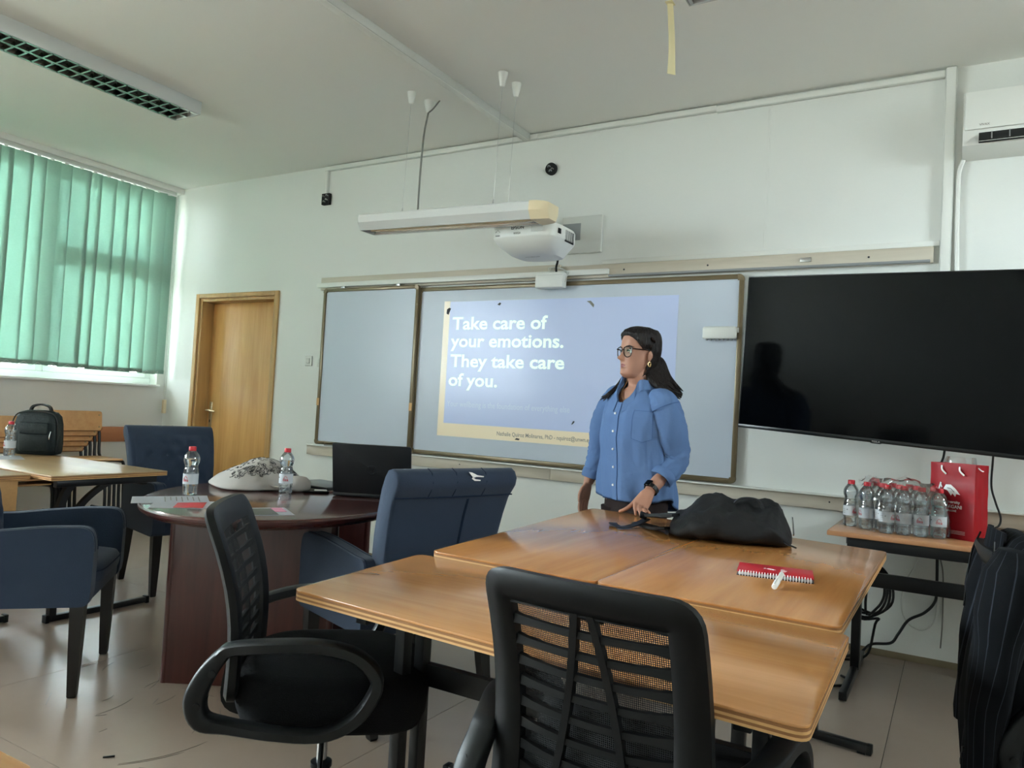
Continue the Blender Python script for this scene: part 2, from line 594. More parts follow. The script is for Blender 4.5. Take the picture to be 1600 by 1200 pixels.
def text(s, parent, material, origin, xdir, ydir, width=None, height=None, bold=0.0, depth=0.0006, name='lettering', align='LEFT'):
    """lettering as thin solid geometry; origin = left end of the baseline"""
    cu = bpy.data.curves.new('t', 'FONT')
    cu.body = s
    cu.offset = bold
    cu.extrude = 0.5
    cu.resolution_u = 3
    o = bpy.data.objects.new('t', cu)
    COL.objects.link(o)
    bpy.context.view_layer.update()
    dg = bpy.context.evaluated_depsgraph_get()
    me = bpy.data.meshes.new_from_object(o.evaluated_get(dg))
    bpy.data.objects.remove(o)
    bpy.data.curves.remove(cu)
    xs = [v.co.x for v in me.vertices]
    ys = [v.co.y for v in me.vertices]
    x0, x1 = min(xs), max(xs)
    cap = 0.7
    sx = width/(x1-x0) if width else None
    sy = height/cap if height else None
    if sx is None: sx = sy
    if sy is None: sy = sx
    X = Vector(xdir).normalized()
    Y = Vector(ydir).normalized()
    N = X.cross(Y)
    for v in me.vertices:
        p = v.co.copy()
        v.co = Vector(origin)+X*(p.x-x0)*sx+Y*p.y*sy+N*(p.z*2*depth)
    me.materials.clear()
    me.materials.append(material)
    o = bpy.data.objects.new(name, me)
    COL.objects.link(o)
    if parent is not None:
        o.parent = parent
    o['kind'] = 'stuff'
    return o
# ================================================================== room shell
def plain_box(name, lo, hi, m, parent=None, bevel=0.0):
    b = MB()
    c = [(lo[i]+hi[i])/2 for i in range(3)]
    b.box(c, [abs(hi[i]-lo[i]) for i in range(3)], bevel)
    return b.obj(name, m, parent)
def boxes(name, lst, m, parent=None, bevel=0.0, seg=2):
    b = MB()
    for lo, hi in lst:
        b.box([(lo[i]+hi[i])/2 for i in range(3)], [abs(hi[i]-lo[i]) for i in range(3)], bevel, seg)
    return b.obj(name, m, parent)

# floor: linoleum sheets laid edge to edge over a screed
fl = struct(plain_box('floor', (XL-0.3, YB-0.3, -0.12), (XR+0.3, D+0.3, -0.004), M['hole']))
xs = [XL]+[-0.2-1.52*k for k in range(4, -1, -1)]+[1.32, XR]
ys = [YB, -1.6, -0.1, 1.4, 2.92, 4.44, D]
for i in range(len(xs)-1):
    for j in range(len(ys)-1):
        g = 0.0012
        plain_box('linoleum_sheet', (xs[i]+g, ys[j]+g, -0.004), (xs[i+1]-g, ys[j+1]-g, 0.0), M['floor'], fl)
struct(plain_box('ceiling', (XL-0.3, YB-0.3, H), (XR+0.3, D+0.3, H+0.15), M['ceiling']))
DX0, DX1, DZ = -6.165, -5.15, 2.095      # door opening
struct(boxes('wall_front', [((XL-0.3, D, 0), (DX0, D+0.2, H)), ((DX0, D, DZ), (DX1, D+0.2, H)), ((DX1, D, 0), (XR+0.3, D+0.2, H)),
                            ((DX0, D+0.17, 0), (DX1, D+0.2, DZ))], M['wall']))
WZ0, WZ1 = 1.26, 3.11
WA, WB = (1.2, 4.5), (-3.0, 1.0)
lw = [((XL-0.26, YB-0.2, 0), (XL, D, WZ0)), ((XL-0.26, YB-0.2, WZ1), (XL, D, H)),
      ((XL-0.26, YB-0.2, WZ0), (XL, WB[0], WZ1)), ((XL-0.26, WB[1], WZ0), (XL, WA[0], WZ1)), ((XL-0.26, WA[1], WZ0), (XL, D, WZ1))]
struct(boxes('wall_left', lw, M['wall_low']))
RW = (2.5, 3.5, 2.0, 2.95)
struct(boxes('wall_right', [((XR, YB-0.2, 0), (XR+0.26, D, RW[2])), ((XR, YB-0.2, RW[3]), (XR+0.26, D, H)),
                            ((XR, YB-0.2, RW[2]), (XR+0.26, RW[0], RW[3])), ((XR, RW[1], RW[2]), (XR+0.26, D, RW[3]))], M['wall']))
struct(plain_box('wall_back', (XL-0.3, YB-0.2, 0), (XR+0.3, YB, H), M['wall']))
# beam along the window wall, under the ceiling
struct(plain_box('trim_1', (XL, YB, 3.118), (XL+0.10, D, H), M['ceiling'], bevel=0.004))
# reddish chair rail on the window wall
struct(plain_box('trim_2', (XL, YB, 0.722), (XL+0.022, D-0.01, 0.858), M['redrail'], bevel=0.004))
# skirting of the front wall
struct(boxes('baseboard_front', [((DX1+0.07, D-0.008, 0), (XR, D, 0.035))], mat('olive_skirting', rgb(122, 108, 84), 0.5, noise=0.2, nscale=10), bevel=0.002))

def window(name, x, side, y0, y1, z0, z1, mull, trans):
    w_ = struct(bpy.data.objects.new(name, None))
    COL.objects.link(w_)
    w_.location = (x, (y0+y1)/2, z0)
    def L(lo, hi):
        return ([lo[0]-x, lo[1]-(y0+y1)/2, lo[2]-z0], [hi[0]-x, hi[1]-(y0+y1)/2, hi[2]-z0])
    xa, xb = x-0.035, x+0.035
    t = 0.06
    def P(nm, lo, hi, m, bev=0.006):
        a, b_ = L(lo, hi)
        return plain_box(nm, a, b_, m, w_, bev)
    P('frame_rail', (xa, y0, z0), (xb, y1, z0+t), M['pvc'])
    P('frame_rail', (xa, y0, z1-t), (xb, y1, z1), M['pvc'])
    P('frame_stile', (xa, y0, z0+t), (xb, y0+t, z1-t), M['pvc'])
    P('frame_stile', (xa, y1-t, z0+t), (xb, y1, z1-t), M['pvc'])
    edges = [y0+t]+[v for m_ in mull for v in (m_-t/2, m_+t/2)]+[y1-t]
    for m_ in mull:
        P('mullion', (xa, m_-t/2, z0+t), (xb, m_+t/2, z1-t), M['pvc'])
    for k in range(0, len(edges), 2):
        a, b_ = edges[k], edges[k+1]
        zz = [z0+t, z1-t]
        if trans[k//2]:
            P('transom', (xa, a, trans[k//2]-0.035), (xb, b_, trans[k//2]+0.035), M['pvc'])
            zz = [z0+t, trans[k//2]-0.035, trans[k//2]+0.035, z1-t]
        for q in range(0, len(zz), 2):
            sa, sb = zz[q], zz[q+1]
            s = 0.05
            f = MB()
            A, B = L((x-0.03, a, sa), (x+0.045*side, b_, sb))
            for lo, hi in (((A[0], A[1], A[2]), (B[0], B[1], A[2]+s)), ((A[0], A[1], B[2]-s), (B[0], B[1], B[2])),
                           ((A[0], A[1], A[2]+s), (B[0], A[1]+s, B[2]-s)), ((A[0], B[1]-s, A[2]+s), (B[0], B[1], B[2]-s))):
                f.box([(lo[i]+hi[i])/2 for i in range(3)], [abs(hi[i]-lo[i]) for i in range(3)], 0.006)
            so = f.obj('sash', M['pvc'], w_)
            a2, b2 = L((x-0.004, a+s, sa+s), (x+0.004, b_-s, sb-s))
            plain_box('pane', a2, b2, M['pane'], so)
    return w_
win1 = window('window_1', XL-0.14, 1, WA[0], WA[1], WZ0, WZ1, [2.38, 3.47], [None, None, 2.345])
plain_box('window_sill', (0.10, -1.65, -0.02), (0.19, 1.66, 0.004), M['pvc'], win1, 0.006)
window('window_2', XL-0.14, 1, WB[0], WB[1], WZ0, WZ1, [-1.55, -0.45], [None, None, 2.345])
window('unseen_fill_window', XR+0.14, -1, RW[0], RW[1], RW[2], RW[3], [3.0], [None, None])  # unseen window, added and sized to bring fill light from the right
struct(plain_box('eaves', (XL-1.35, -6, 3.35), (XL-0.26, 7, 3.5), M['wall']))
# unseen yard outside the windows, kept pale to bounce light onto the ceiling
struct(plain_box('ground', (-40, -40, -0.9), (40, 40, -0.85), mat('pale_paving', rgb(214, 212, 204), 0.9, noise=0.15, nscale=0.6)))

# ---- vertical blind
vb = thing('vertical_blind', 'green vertical blind with white headrail covering the tall window', 'blind', (XL+0.075, 2.85, 1.36))
def vbl(b, nm, m, par=None, ang=40):
    b.move(Matrix.Translation((-(XL+0.075), -2.85, -1.36)))
    return b.obj(nm, m, par or vb, ang)
X0 = XL+0.075
b = MB(); b.box((X0, 2.86, 3.1), (0.045, 3.30, 0.032), 0.004); vbl(b, 'headrail', M['white2'])
b = MB(); b.box((X0+0.026, 2.86, 3.083), (0.006, 3.30, 0.012), 0.002); vbl(b, 'rail_lip', M['pvc'])
slat_y = [2.96, 3.045, 3.199, 3.305, 3.418, 3.535, 3.673, 3.776, 3.911, 4.032, 4.151, 4.273, 4.4, 4.494]
pre = [2.96-0.121*k for k in range(14, 0, -1)]
slat_y = pre+slat_y
rs = random.Random(3)
for i in range(len(slat_y)-1):
    a, c = slat_y[i], slat_y[i+1]
    mid, hw = (a+c)/2, max(0.063, (c-a)/2+0.011)
    gap_after = abs(a-3.418) < 1e-6
    if gap_after:
        hw = (c-a)/2-0.008
    tilt = rs.uniform(0.08, 0.24)
    lean = rs.uniform(-0.006, 0.006)
    zb, zt = 1.366+rs.uniform(-0.004, 0.004), 3.075
    if i == len(slat_y)-3:
        tilt = 0.55
    d = Vector((sin(tilt), cos(tilt)*1.0, 0))
    sl = MB()
    rows = 12
    rr = []
    for side in (0.0008, -0.0008):
        for k in range(rows+1):
            z = zt+(zb-zt)*k/rows
            off = lean*(k/rows)+0.003*sin(3*k/rows+i)*(k/rows)
            bow = 0.004
            rr.append([Vector((X0+side, mid+off, z))+d*hw*u+Vector((bow*(1-u*u), 0, 0)) for u in (-1, -0.5, 0, 0.5, 1)])
    n = rows+1
    for k in range(rows):
        pass
    fr = [rr[k]+list(reversed(rr[n+k])) for k in range(n)]
    sl.loft(fr)
    so = vbl(sl, 'slat', M['blind'], None, 60)
    hb = MB()
    off = lean
    q = Vector((X0, mid+off, zb+0.016))
    hb.loft([[q+d*hw*u+Vector((s2*0.0022+0.004*(1-u*u), 0, dz)) for u, s2 in ((-1, 1), (0, 1), (1, 1), (1, -1), (0, -1), (-1, -1))] for dz in (-0.018, 0.018)])
    hb.move(Matrix.Translation((-(XL+0.075), -2.85, -1.36)))
    hb.obj('weight_pocket', M['blind'], so)
    cg = MB()
    cg.box((X0, mid, 3.077), (0.012, 0.03, 0.012), 0.002)
    cg.move(Matrix.Translation((-(XL+0.075), -2.85, -1.36)))
    cg.obj('slat_hook', M['white'], so)
ch = MB()
pts = []
for i in range(len(slat_y)-1):
    mid = (slat_y[i]+slat_y[i+1])/2
    for k in range(6):
        t = k/6
        nx = (slat_y[min(i+1, len(slat_y)-2)]+slat_y[min(i+2, len(slat_y)-1)])/2 if i < len(slat_y)-2 else mid
        pts.append((X0+0.01, mid+(nx-mid)*t, 1.388-0.028*sin(pi*t)))
ch.tube(pts, 0.0018, 5)
vbl(ch, 'bottom_chain', M['cablew'])
cd = MB()
cd.tube([(X0+0.02, 4.515, 3.09), (X0+0.02, 4.52, 2.2), (X0+0.022, 4.525, 1.12)], 0.002, 5)
cd.tube([(X0+0.03, 4.525, 3.09), (X0+0.03, 4.53, 2.2), (X0+0.03, 4.533, 1.12)], 0.002, 5)
cdo = vbl(cd, 'pull_cord', M['cablew'])
b = MB(); b.box((X0+0.026, 4.528, 1.06), (0.035, 0.03, 0.13), 0.006)
b.move(Matrix.Translation((-(XL+0.075), -2.85, -1.36))); b.obj('cord_weight', M['offwhite'], cdo)

# ---- door
d1 = struct(bpy.data.objects.new('door_1', None)); COL.objects.link(d1); d1.location = (-5.66, D+0.15, 0)
def dloc(lo, hi): return tuple([v[0]+5.66, v[1]-D-0.15, v[2]] for v in (lo, hi))
plain_box('door_leaf', *dloc((DX0+0.03, D+0.13, 0.01), (DX1-0.03, D+0.165, DZ-0.03)), M['door'], d1, 0.003)
fr = MB()
for lo, hi in (((DX0-0.045, D-0.02, 0), (DX0+0.002, D+0.0, DZ+0.04)), ((DX1-0.002, D-0.02, 0), (DX1+0.045, D, DZ+0.04)),
               ((DX0+0.002, D-0.02, DZ-0.002), (DX1-0.002, D, DZ+0.04)),
               ((DX0, D, 0), (DX0+0.03, D+0.165, DZ)), ((DX1-0.03, D, 0), (DX1, D+0.165, DZ)), ((DX0+0.03, D, DZ-0.03), (DX1-0.03, D+0.165, DZ))):
    lo, hi = dloc(lo, hi)
    fr.box([(lo[i]+hi[i])/2 for i in range(3)], [abs(hi[i]-lo[i]) for i in range(3)], 0.004)
fr.obj('door_frame', M['doorframe'], d1)
hp = MB()
hx, hy, hz = DX0+0.085, D+0.122, 1.03
hp.box((hx, hy+0.004, hz-0.02), (0.042, 0.008, 0.24), 0.004)
hp.move(Matrix.Translation((5.66, -D-0.15, 0))); hpo = hp.obj('door_handle', M['brass'], d1)
hl = MB(); hl.tube([(hx, hy, hz+0.02), (hx, hy-0.045, hz+0.02), (hx+0.03, hy-0.052, hz+0.02), (hx+0.12, hy-0.05, hz+0.012)], 0.009, 8, 4)
hl.move(Matrix.Translation((5.66, -D-0.15, 0))); hl.obj('lever', M['brass'], hpo)
kh = MB(); kh.box((hx, hy-0.001, hz-0.08), (0.010, 0.006, 0.026), 0.003)
kh.move(Matrix.Translation((5.66, -D-0.15, 0))); kh.obj('keyhole', M['hole'], hpo)

# ================================================================== wall and ceiling fittings
def trunk(name, pieces, label, m=None, group=None):
    """a run of cable trunking: body pieces with a lid line"""
    lo, hi = pieces[0]
    r = thing(name, label, 'cable trunking', ((lo[0]+hi[0])/2, (lo[1]+hi[1])/2, lo[2]), 0, group)
    o = Vector(r.location)
    for lo, hi in pieces:
        plain_box('trunking_length', Vector(lo)-o, Vector(hi)-o, m or M['white2'], r, 0.003)
        a, c = Vector(lo), Vector(hi)
        s = c-a
        # snap-on lid, slightly narrower than the body
        ax = max(range(3), key=lambda i: s[i])
        lid_lo, lid_hi = a.copy(), c.copy()
        if name == 'ceiling_trunking':
            lid_lo.z -= 0.003; lid_lo.x += 0.006; lid_hi.x -= 0.006
        else:
            lid_lo.y -= 0.003
            k = 2 if ax == 0 else 0
            lid_lo[k] += 0.005; lid_hi[k] -= 0.005
        plain_box('trunking_lid', lid_lo-o, lid_hi-o, M['white'], r, 0.002)
    return r
trunk('ceiling_trunking', [((-2.715, -2.0, H-0.048), (-2.66, D-0.03, H))], 'long white cable trunking crossing the ceiling towards the whiteboard wall')
trunk('wall_trunking', [((-4.64, D-0.026, 3.125), (-2.6, D, 3.165)), ((-2.6, D-0.026, 3.125), (-1.34, D, 3.165)), ((-1.34, D-0.026, 3.118), (-0.11, D, 3.158))],
      'white cable trunking along the top of the whiteboard wall')
trunk('wall_trunking', [((-4.635, D-0.026, 2.935), (-4.6, D, 3.125))], 'short white trunking drop above the dark square wall box')
trunk('wall_trunking', [((-0.108, D-0.035, 1.85), (-0.055, D, 3.165))], 'vertical white trunking beside the air conditioner')
# panel joint cover strip on the boarded wall
jb = thing('junction_box', 'dark open square junction box at the end of the short trunking', 'junction box', (-4.61, D-0.02, 2.85))
plain_box('box_shell', (-0.042, -0.012, -0.01), (0.042, 0.02, 0.085), M['hole'], jb, 0.004)
for q, (x_, z_, mm) in enumerate([(-0.02, 0.06, 'cableg'), (0.015, 0.03, 'cablew'), (-0.01, 0.015, 'cableg'), (0.02, 0.065, 'grey')]):
    b = MB(); b.tube([(x_-0.012, -0.013, z_), (x_, -0.022, z_+0.006), (x_+0.014, -0.014, z_-0.006)], 0.004, 6, 3); b.obj('wire_end', M[mm], jb)
jr = thing('junction_box', 'dark round wall socket hole above the projector mount', 'junction box', (-2.484, D-0.02, 2.899))
b = MB(); b.tube([(0, -0.006, 0), (0, 0.02, 0)], [0.042, 0.042], 20); b.obj('box_shell', M['hole'], jr)
for x_, z_, mm in [(-0.012, 0.012, 'grey'), (0.014, -0.008, 'cableg'), (0.0, -0.02, 'grey')]:
    b = MB(); b.tube([(x_-0.01, -0.007, z_), (x_, -0.016, z_+0.008), (x_+0.012, -0.008, z_)], 0.004, 6, 3); b.obj('wire_end', M[mm], jr)
# thin cover strip on the wall panel joint under the right part of the trunking
b = MB(); b.box((-1.02, D-0.0005, 2.68), (0.014, 0.002, 0.84), 0.0008); struct(b.obj('trim_3', M['wall']))

def switch(x, z, label):
    r = thing('light_switch', label, 'light switch', (x, D, z))
    plain_box('switch_plate', (-0.04, -0.012, -0.042), (0.04, 0, 0.042), M['white'], r, 0.005)
    plain_box('rocker', (-0.02, -0.018, -0.022), (0.02, -0.01, 0.022), M['white2'], r, 0.003)
    return r
switch(-4.706, 1.527, 'white light switch further from the whiteboard frame')
switch(-4.565, 1.524, 'white light switch touching the whiteboard frame')

# wooden rail above the boards
tr = thing('wall_rail', 'pale wooden rail with white lip above the whiteboards', 'rail', (-2.4, D, 2.12))
def TR(nm, lo, hi, m, bev=0.003): return plain_box(nm, (lo[0]+2.4, lo[1]-D, lo[2]-2.12), (hi[0]+2.4, hi[1]-D, hi[2]-2.12), m, tr, bev)
TR('rail_board', (-4.60, D-0.025, 2.118), (-2.37, D, 2.222), M['railwood'])
TR('rail_board', (-2.368, D-0.025, 2.118), (-0.136, D, 2.207), M['railwood'])
TR('rail_lip', (-4.62, D-0.055, 2.135), (-2.0, D-0.025, 2.172), M['white'])
TR('rail_lip', (-2.0, D-0.05, 2.118), (-0.15, D-0.025, 2.132), M['grey'])
TR('top_strip', (-2.06, D-0.02, 2.208), (-0.11, D, 2.238), M['white'])
for x_ in (-4.02, -0.78):
    TR('metal_bracket', (x_-0.03, D-0.032, 2.155), (x_+0.03, D-0.025, 2.18), M['alu'], 0.002)
for x_ in (-3.5, -2.6, -1.9, -1.35, -0.45):
    b = MB(); b.tube([(x_+2.4, -0.0245, 0.045), (x_+2.4, -0.028, 0.045)], [0.006, 0.005], 10); b.obj('screw', M['ink'], tr)
# ledge below
lg = thing('wall_rail', 'pale wooden ledge rail below the whiteboards', 'rail', (-2.2, D, 0.75))
def LG(nm, lo, hi, m, bev=0.003): return plain_box(nm, (lo[0]+2.2, lo[1]-D, lo[2]-0.75), (hi[0]+2.2, hi[1]-D, hi[2]-0.75), m, lg, bev)
for a, c in ((-4.64, -2.36), (-2.358, -0.06), (-0.05, 1.6)):
    LG('rail_board', (a, D-0.03, 0.752), (c, D, 0.832), M['railwood'])
LG('tray', (-4.62, D-0.06, 0.828), (1.6, D, 0.838), M['white'])
for x_ in (-3.1, -1.95, -0.6):
    b = MB(); b.tube([(x_+2.2, -0.0295, 0.045), (x_+2.2, -0.033, 0.045)], [0.005, 0.004], 10); b.obj('screw', M['ink'], lg)

# ---- whiteboards
def board(name, x0, x1, z0, z1, yf, ys, label, fw=0.028):
    r = thing(name, label, 'whiteboard', ((x0+x1)/2, ys, z0))
    o = Vector(r.location)
    plain_box('writing_surface', Vector((x0+0.01, ys, z0+0.01))-o, Vector((x1-0.01, ys+0.012, z1-0.01))-o, M['board'], r)
    for nm, lo, hi in (('frame_rail', (x0+fw, yf, z0), (x1-fw, ys+0.014, z0+fw)), ('frame_rail', (x0+fw, yf, z1-fw), (x1-fw, ys+0.014, z1)),
                       ('frame_stile', (x0, yf, z0+fw), (x0+fw, ys+0.014, z1-fw)), ('frame_stile', (x1-fw, yf, z0+fw), (x1, ys+0.014, z1-fw))):
        plain_box(nm, Vector(lo)-o, Vector(hi)-o, M['boardframe'], r, 0.006)
    for cx, sx in ((x0, 1), (x1, -1)):
        for cz, sz in ((z0, 1), (z1, -1)):
            b = MB()
            pl = [(0, 0)]
            n = 8
            pl = [(fw*1.25*sx, 0), (fw*1.25*sx, fw*1.25*sz), (0, fw*1.25*sz)]
            pl += [(fw*sx*(1-cos(t)), fw*sz*(1-sin(t))) for t in [pi/2*k/n for k in range(n+1)]]
            vs = [(cx+x_, yf-0.001, cz+z_) for x_, z_ in pl]+[(cx+x_, ys+0.014, cz+z_) for x_, z_ in pl]
            k = len(pl)
            b.faces(vs, [list(range(k)), list(range(2*k-1, k-1, -1))]+[[i, (i+1) % k, k+(i+1) % k, k+i] for i in range(k)])
            b.move(Matrix.Translation(-o))
            b.obj('frame_corner', M['boardframe'], r)
    return r
wb = board('whiteboard', -3.56, -1.12, 0.845, 2.10, D-0.042, D-0.034, 'wide whiteboard with brown frame carrying the projected slide', 0.03)
wg = board('whiteboard', -4.52, -3.538, 0.846, 2.12, D-0.07, D-0.058, 'narrow blank whiteboard wing with brown frame at the left')
# worn bare spots on the wing's frame
for x_ in (-4.507, -3.551):
    plain_box('worn_patch', (x_+4.029-0.013, -0.0135, 0.315), (x_+4.029+0.013, -0.011, 0.375), M['ply1'], wg)
# brackets holding the wing to the rail
for x_ in (-4.32, -3.75):
    plain_box('hanger', (x_+4.029-0.02, -0.004, 1.27), (x_+4.029+0.02, 0.01, 1.292), M['alu'], wg, 0.002)

# projected slide: thin panels, the projector's light put into their colour and glow
YS = D-0.034
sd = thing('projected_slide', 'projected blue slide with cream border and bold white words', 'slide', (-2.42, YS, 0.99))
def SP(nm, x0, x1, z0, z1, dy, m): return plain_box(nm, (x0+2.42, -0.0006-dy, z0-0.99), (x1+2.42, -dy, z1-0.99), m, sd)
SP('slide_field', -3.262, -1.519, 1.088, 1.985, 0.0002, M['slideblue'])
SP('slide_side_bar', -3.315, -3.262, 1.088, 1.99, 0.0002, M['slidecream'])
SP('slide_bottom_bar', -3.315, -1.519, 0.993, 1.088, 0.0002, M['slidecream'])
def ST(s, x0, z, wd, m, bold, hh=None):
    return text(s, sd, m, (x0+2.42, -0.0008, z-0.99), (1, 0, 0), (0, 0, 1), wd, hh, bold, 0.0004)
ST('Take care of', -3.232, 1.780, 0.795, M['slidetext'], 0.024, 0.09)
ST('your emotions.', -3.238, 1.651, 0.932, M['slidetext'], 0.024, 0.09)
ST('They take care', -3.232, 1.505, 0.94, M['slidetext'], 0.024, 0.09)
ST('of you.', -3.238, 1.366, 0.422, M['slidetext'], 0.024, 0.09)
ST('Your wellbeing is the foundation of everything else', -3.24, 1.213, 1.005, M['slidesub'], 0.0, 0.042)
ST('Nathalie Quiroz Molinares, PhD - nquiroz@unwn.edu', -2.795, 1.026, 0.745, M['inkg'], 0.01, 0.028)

def chip(x, z, pts, label, m='ink', y=YS-0.0015):
    b = MB()
    b.prism(pts, 0, 0.0014, 0, mtx=Matrix.Translation((0, 0, 0)) @ Matrix(((1, 0, 0, 0), (0, 0, -1, 0.0), (0, 1, 0, 0), (0, 0, 0, 1))))
    o = b.obj('tape_scrap', M[m])
    o.location = (x, y, z)
    tag(o, label, 'tape scrap')
chip(-3.272, 1.917, [(-0.018, -0.02), (0.0, -0.028), (0.02, 0.018), (0.004, 0.024), (-0.016, 0.012)], 'dark torn tape scrap at the slide corner beside the word Take')
chip(-2.834, 1.959, [(-0.016, -0.005), (0.004, -0.011), (0.017, 0.004), (0.003, 0.011)], 'small dark tape scrap on the upper edge of the slide')
chip(-2.12, 1.95, [(-0.03, 0.012), (0.0, 0.014), (0.026, -0.012), (0.022, -0.032), (0.008, -0.018), (-0.01, 0.0)], 'grey-green curled tape scrap at upper slide right of the heading', 'cableg')
chip(-2.205, 1.146, [(-0.012, -0.012), (0.0, -0.008), (0.014, 0.01), (0.002, 0.013)], 'tiny dark tape scrap left of the woman above the cream bar')
chip(-2.626, 1.011, [(-0.02, -0.006), (0.012, -0.008), (0.02, 0.002), (-0.008, 0.006)], 'tiny dark tape scrap on the lower edge of the cream bar')
# worn streak where the board was rubbed
# white receiver box on the board
bx = thing('receiver_box', 'small white box fixed on the whiteboard right of the woman', 'box', (-1.25, YS, 1.70))
plain_box('box_shell', (-0.102, -0.037, 0.006), (0.102, -0.002, 0.082), M['white'], bx, 0.012)
plain_box('side_tab', (0.1, -0.02, 0.045), (0.113, -0.004, 0.075), M['white2'], bx, 0.002)
for k in range(7):
    b = MB(); b.tube([(-0.075+0.025*k, -0.022, 0.008), (-0.075+0.025*k, -0.022, -0.003)], [0.008, 0.006], 10); b.obj('stud', M['grey'], bx)

# items lying on the ledge
er = thing('board_eraser', 'wooden board eraser on the ledge at the wing corner', 'eraser', (-4.33, D-0.05, 0.838))
plain_box('eraser_block', (-0.085, -0.02, 0.012), (0.085, 0.02, 0.028), M['ply1'], er, 0.003)
plain_box('felt', (-0.083, -0.018, 0), (0.083, 0.018, 0.012), M['grey'], er, 0.002)
er = thing('board_eraser', 'long white eraser on the ledge behind the laptop', 'eraser', (-3.92, D-0.05, 0.838))
plain_box('eraser_block', (-0.19, -0.035, 0.003), (0.17, 0.0, 0.0078), M['white2'], er, 0.004)
plain_box('felt', (-0.185, -0.033, 0), (0.165, -0.002, 0.003), M['grey'], er, 0.002)

# ---- television on a swivel bracket
tv = thing('television', 'large black flat television on a tilted wall bracket', 'television')
xax = Vector((1.262, -0.262, -0.068)).normalized()
dn = Vector((0.012, 0.043, -0.842))
dn = (dn-xax*dn.dot(xax)).normalized()
nrm = xax.cross(dn)            # away from viewer
tv.matrix_world = Matrix(((xax.x, nrm.x, -dn.x, -1.024), (xax.y, nrm.y, -dn.y, 4.256), (xax.z, nrm.z, -dn.z, EYE+0.816), (0, 0, 0, 1)))
TW, TH = 1.46, 0.843
plain_box('back_shell', (0.0, 0.006, -TH), (TW, 0.03, 0), M['tvframe'], tv, 0.004)
plain_box('back_bulge', (0.25, 0.03, -TH+0.08), (TW-0.25, 0.065, -0.2), M['tvframe'], tv, 0.012)
plain_box('screen', (0.006, -0.0005, -TH+0.02), (TW-0.006, 0.006, -0.006), M['tvscreen'], tv)
for lo, hi in (((0, -0.004, -TH), (TW, 0.006, -TH+0.02)), ((0, -0.003, -0.006), (TW, 0.006, 0)), ((0, -0.003, -TH+0.02), (0.006, 0.006, -0.006)), ((TW-0.006, -0.003, -TH+0.02), (TW, 0.006, -0.006))):
    plain_box('bezel', lo, hi, M['tvframe'], tv, 0.0015)
b = MB(); b.prism(rounded([(-0.034, 0.0), (0.034, 0.0), (0.024, -0.016), (-0.024, -0.016)], 0.006), 0, 0.014)
b.move(Matrix.Translation((TW/2+0.0, -0.004, -TH+0.012)) @ Matrix(((1, 0, 0, 0), (0, 0, 1, 0), (0, 1, 0, 0), (0, 0, 0, 1))))
lt = b.obj('logo_tab', M['tvframe'], tv)
text('TESLA', lt, M['whiteink'], (TW/2-0.02, -0.0045, -TH+0.002), (1, 0, 0), (0, 0, 1), 0.04, 0.008, 0.01, 0.0003)
b = MB(); b.box((TW/2, 0.075, -0.42), (0.5, 0.02, 0.42), 0.004); b.obj('mount_plate', M['blackmetal'], tv)
b = MB()
p0 = Vector((TW/2, 0.08, -0.42))
b.tube([(TW/2, 0.085, -0.42), (TW/2-0.12, 0.2, -0.4), (TW/2+0.02, 0.32, -0.38)], 0.022, 8)
b.obj('mount_arm', M['blackmetal'], tv)

# ---- air conditioner
ac = thing('air_conditioner', 'white split air conditioner indoor unit high on the wall', 'air conditioner', (0.42, D, 2.655))
ac.scale = (1, 1, 0.84)
prof = [(0, 0.0), (-0.10, 0.0), (-0.175, 0.03), (-0.205, 0.10), (-0.212, 0.14), (-0.214, 0.32), (-0.195, 0.345), (0, 0.345)]
b = MB(); b.loft([[(x_, y_, z_) for y_, z_ in prof] for x_ in (-0.44, -0.428, 0.428, 0.44)])
b.obj('casing', M['white'], ac, 30)
plain_box('front_panel', (-0.432, -0.221, 0.108), (0.432, -0.21, 0.338), M['white'], ac, 0.004)
b = MB()
for x_ in range(1): b.box((0.02, -0.197, 0.062), (0.78, 0.03, 0.056), 0.002, rot=(radians(-22), 0, 0))
b.obj('outlet_slot', M['hole'], ac)
for k in range(10):
    b = MB(); b.box((-0.315+0.075*k, -0.204, 0.063), (0.005, 0.025, 0.052), 0, rot=(radians(-22), 0, 0)); b.obj('vane', M['grey'], ac)
b = MB(); b.box((0.02, -0.205, 0.042), (0.78, 0.014, 0.012), 0.003); b.obj('louvre_flap', M['white'], ac)
text('VIVAX', ac, M['inkg'], (-0.37, -0.2212, 0.126), (1, 0, 0), (0, 0, 1), 0.045, 0.013, 0.02, 0.0004)

# ---- projector, its wall plate, arm and touch unit
pj = thing('projector', 'white ultra short throw projector on a wall arm above the whiteboard', 'projector', (-2.275, 4.02, 2.235))
# body: rounded wedge, level set of superellipse rings
rings = []
for z_, a, c_, yo in ((-0.075, 0.10, 0.10, 0.06), (-0.07, 0.145, 0.13, 0.04), (-0.03, 0.19, 0.165, 0.01), (0.005, 0.222, 0.185, 0), (0.015, 0.226, 0.188, 0), (0.075, 0.226, 0.188, 0), (0.088, 0.22, 0.18, 0), (0.094, 0.20, 0.165, 0.0)):
    rings.append([(x_, y_+yo, z_) for x_, y_ in sellipse(a, c_, 4.2, 48)])
b = MB(); b.loft(rings); b.obj('casing', M['white'], pj, 35)
rings = []
for z_, a, c_, yo in ((0.09, 0.2, 0.165, 0), (0.11, 0.17, 0.14, 0.02), (0.128, 0.12, 0.12, 0.03)):
    rings.append([(x_, y_+yo, z_) for x_, y_ in sellipse(a, c_, 3, 36)])
b = MB(); b.loft(rings); b.obj('top_cover', M['white2'], pj, 35)
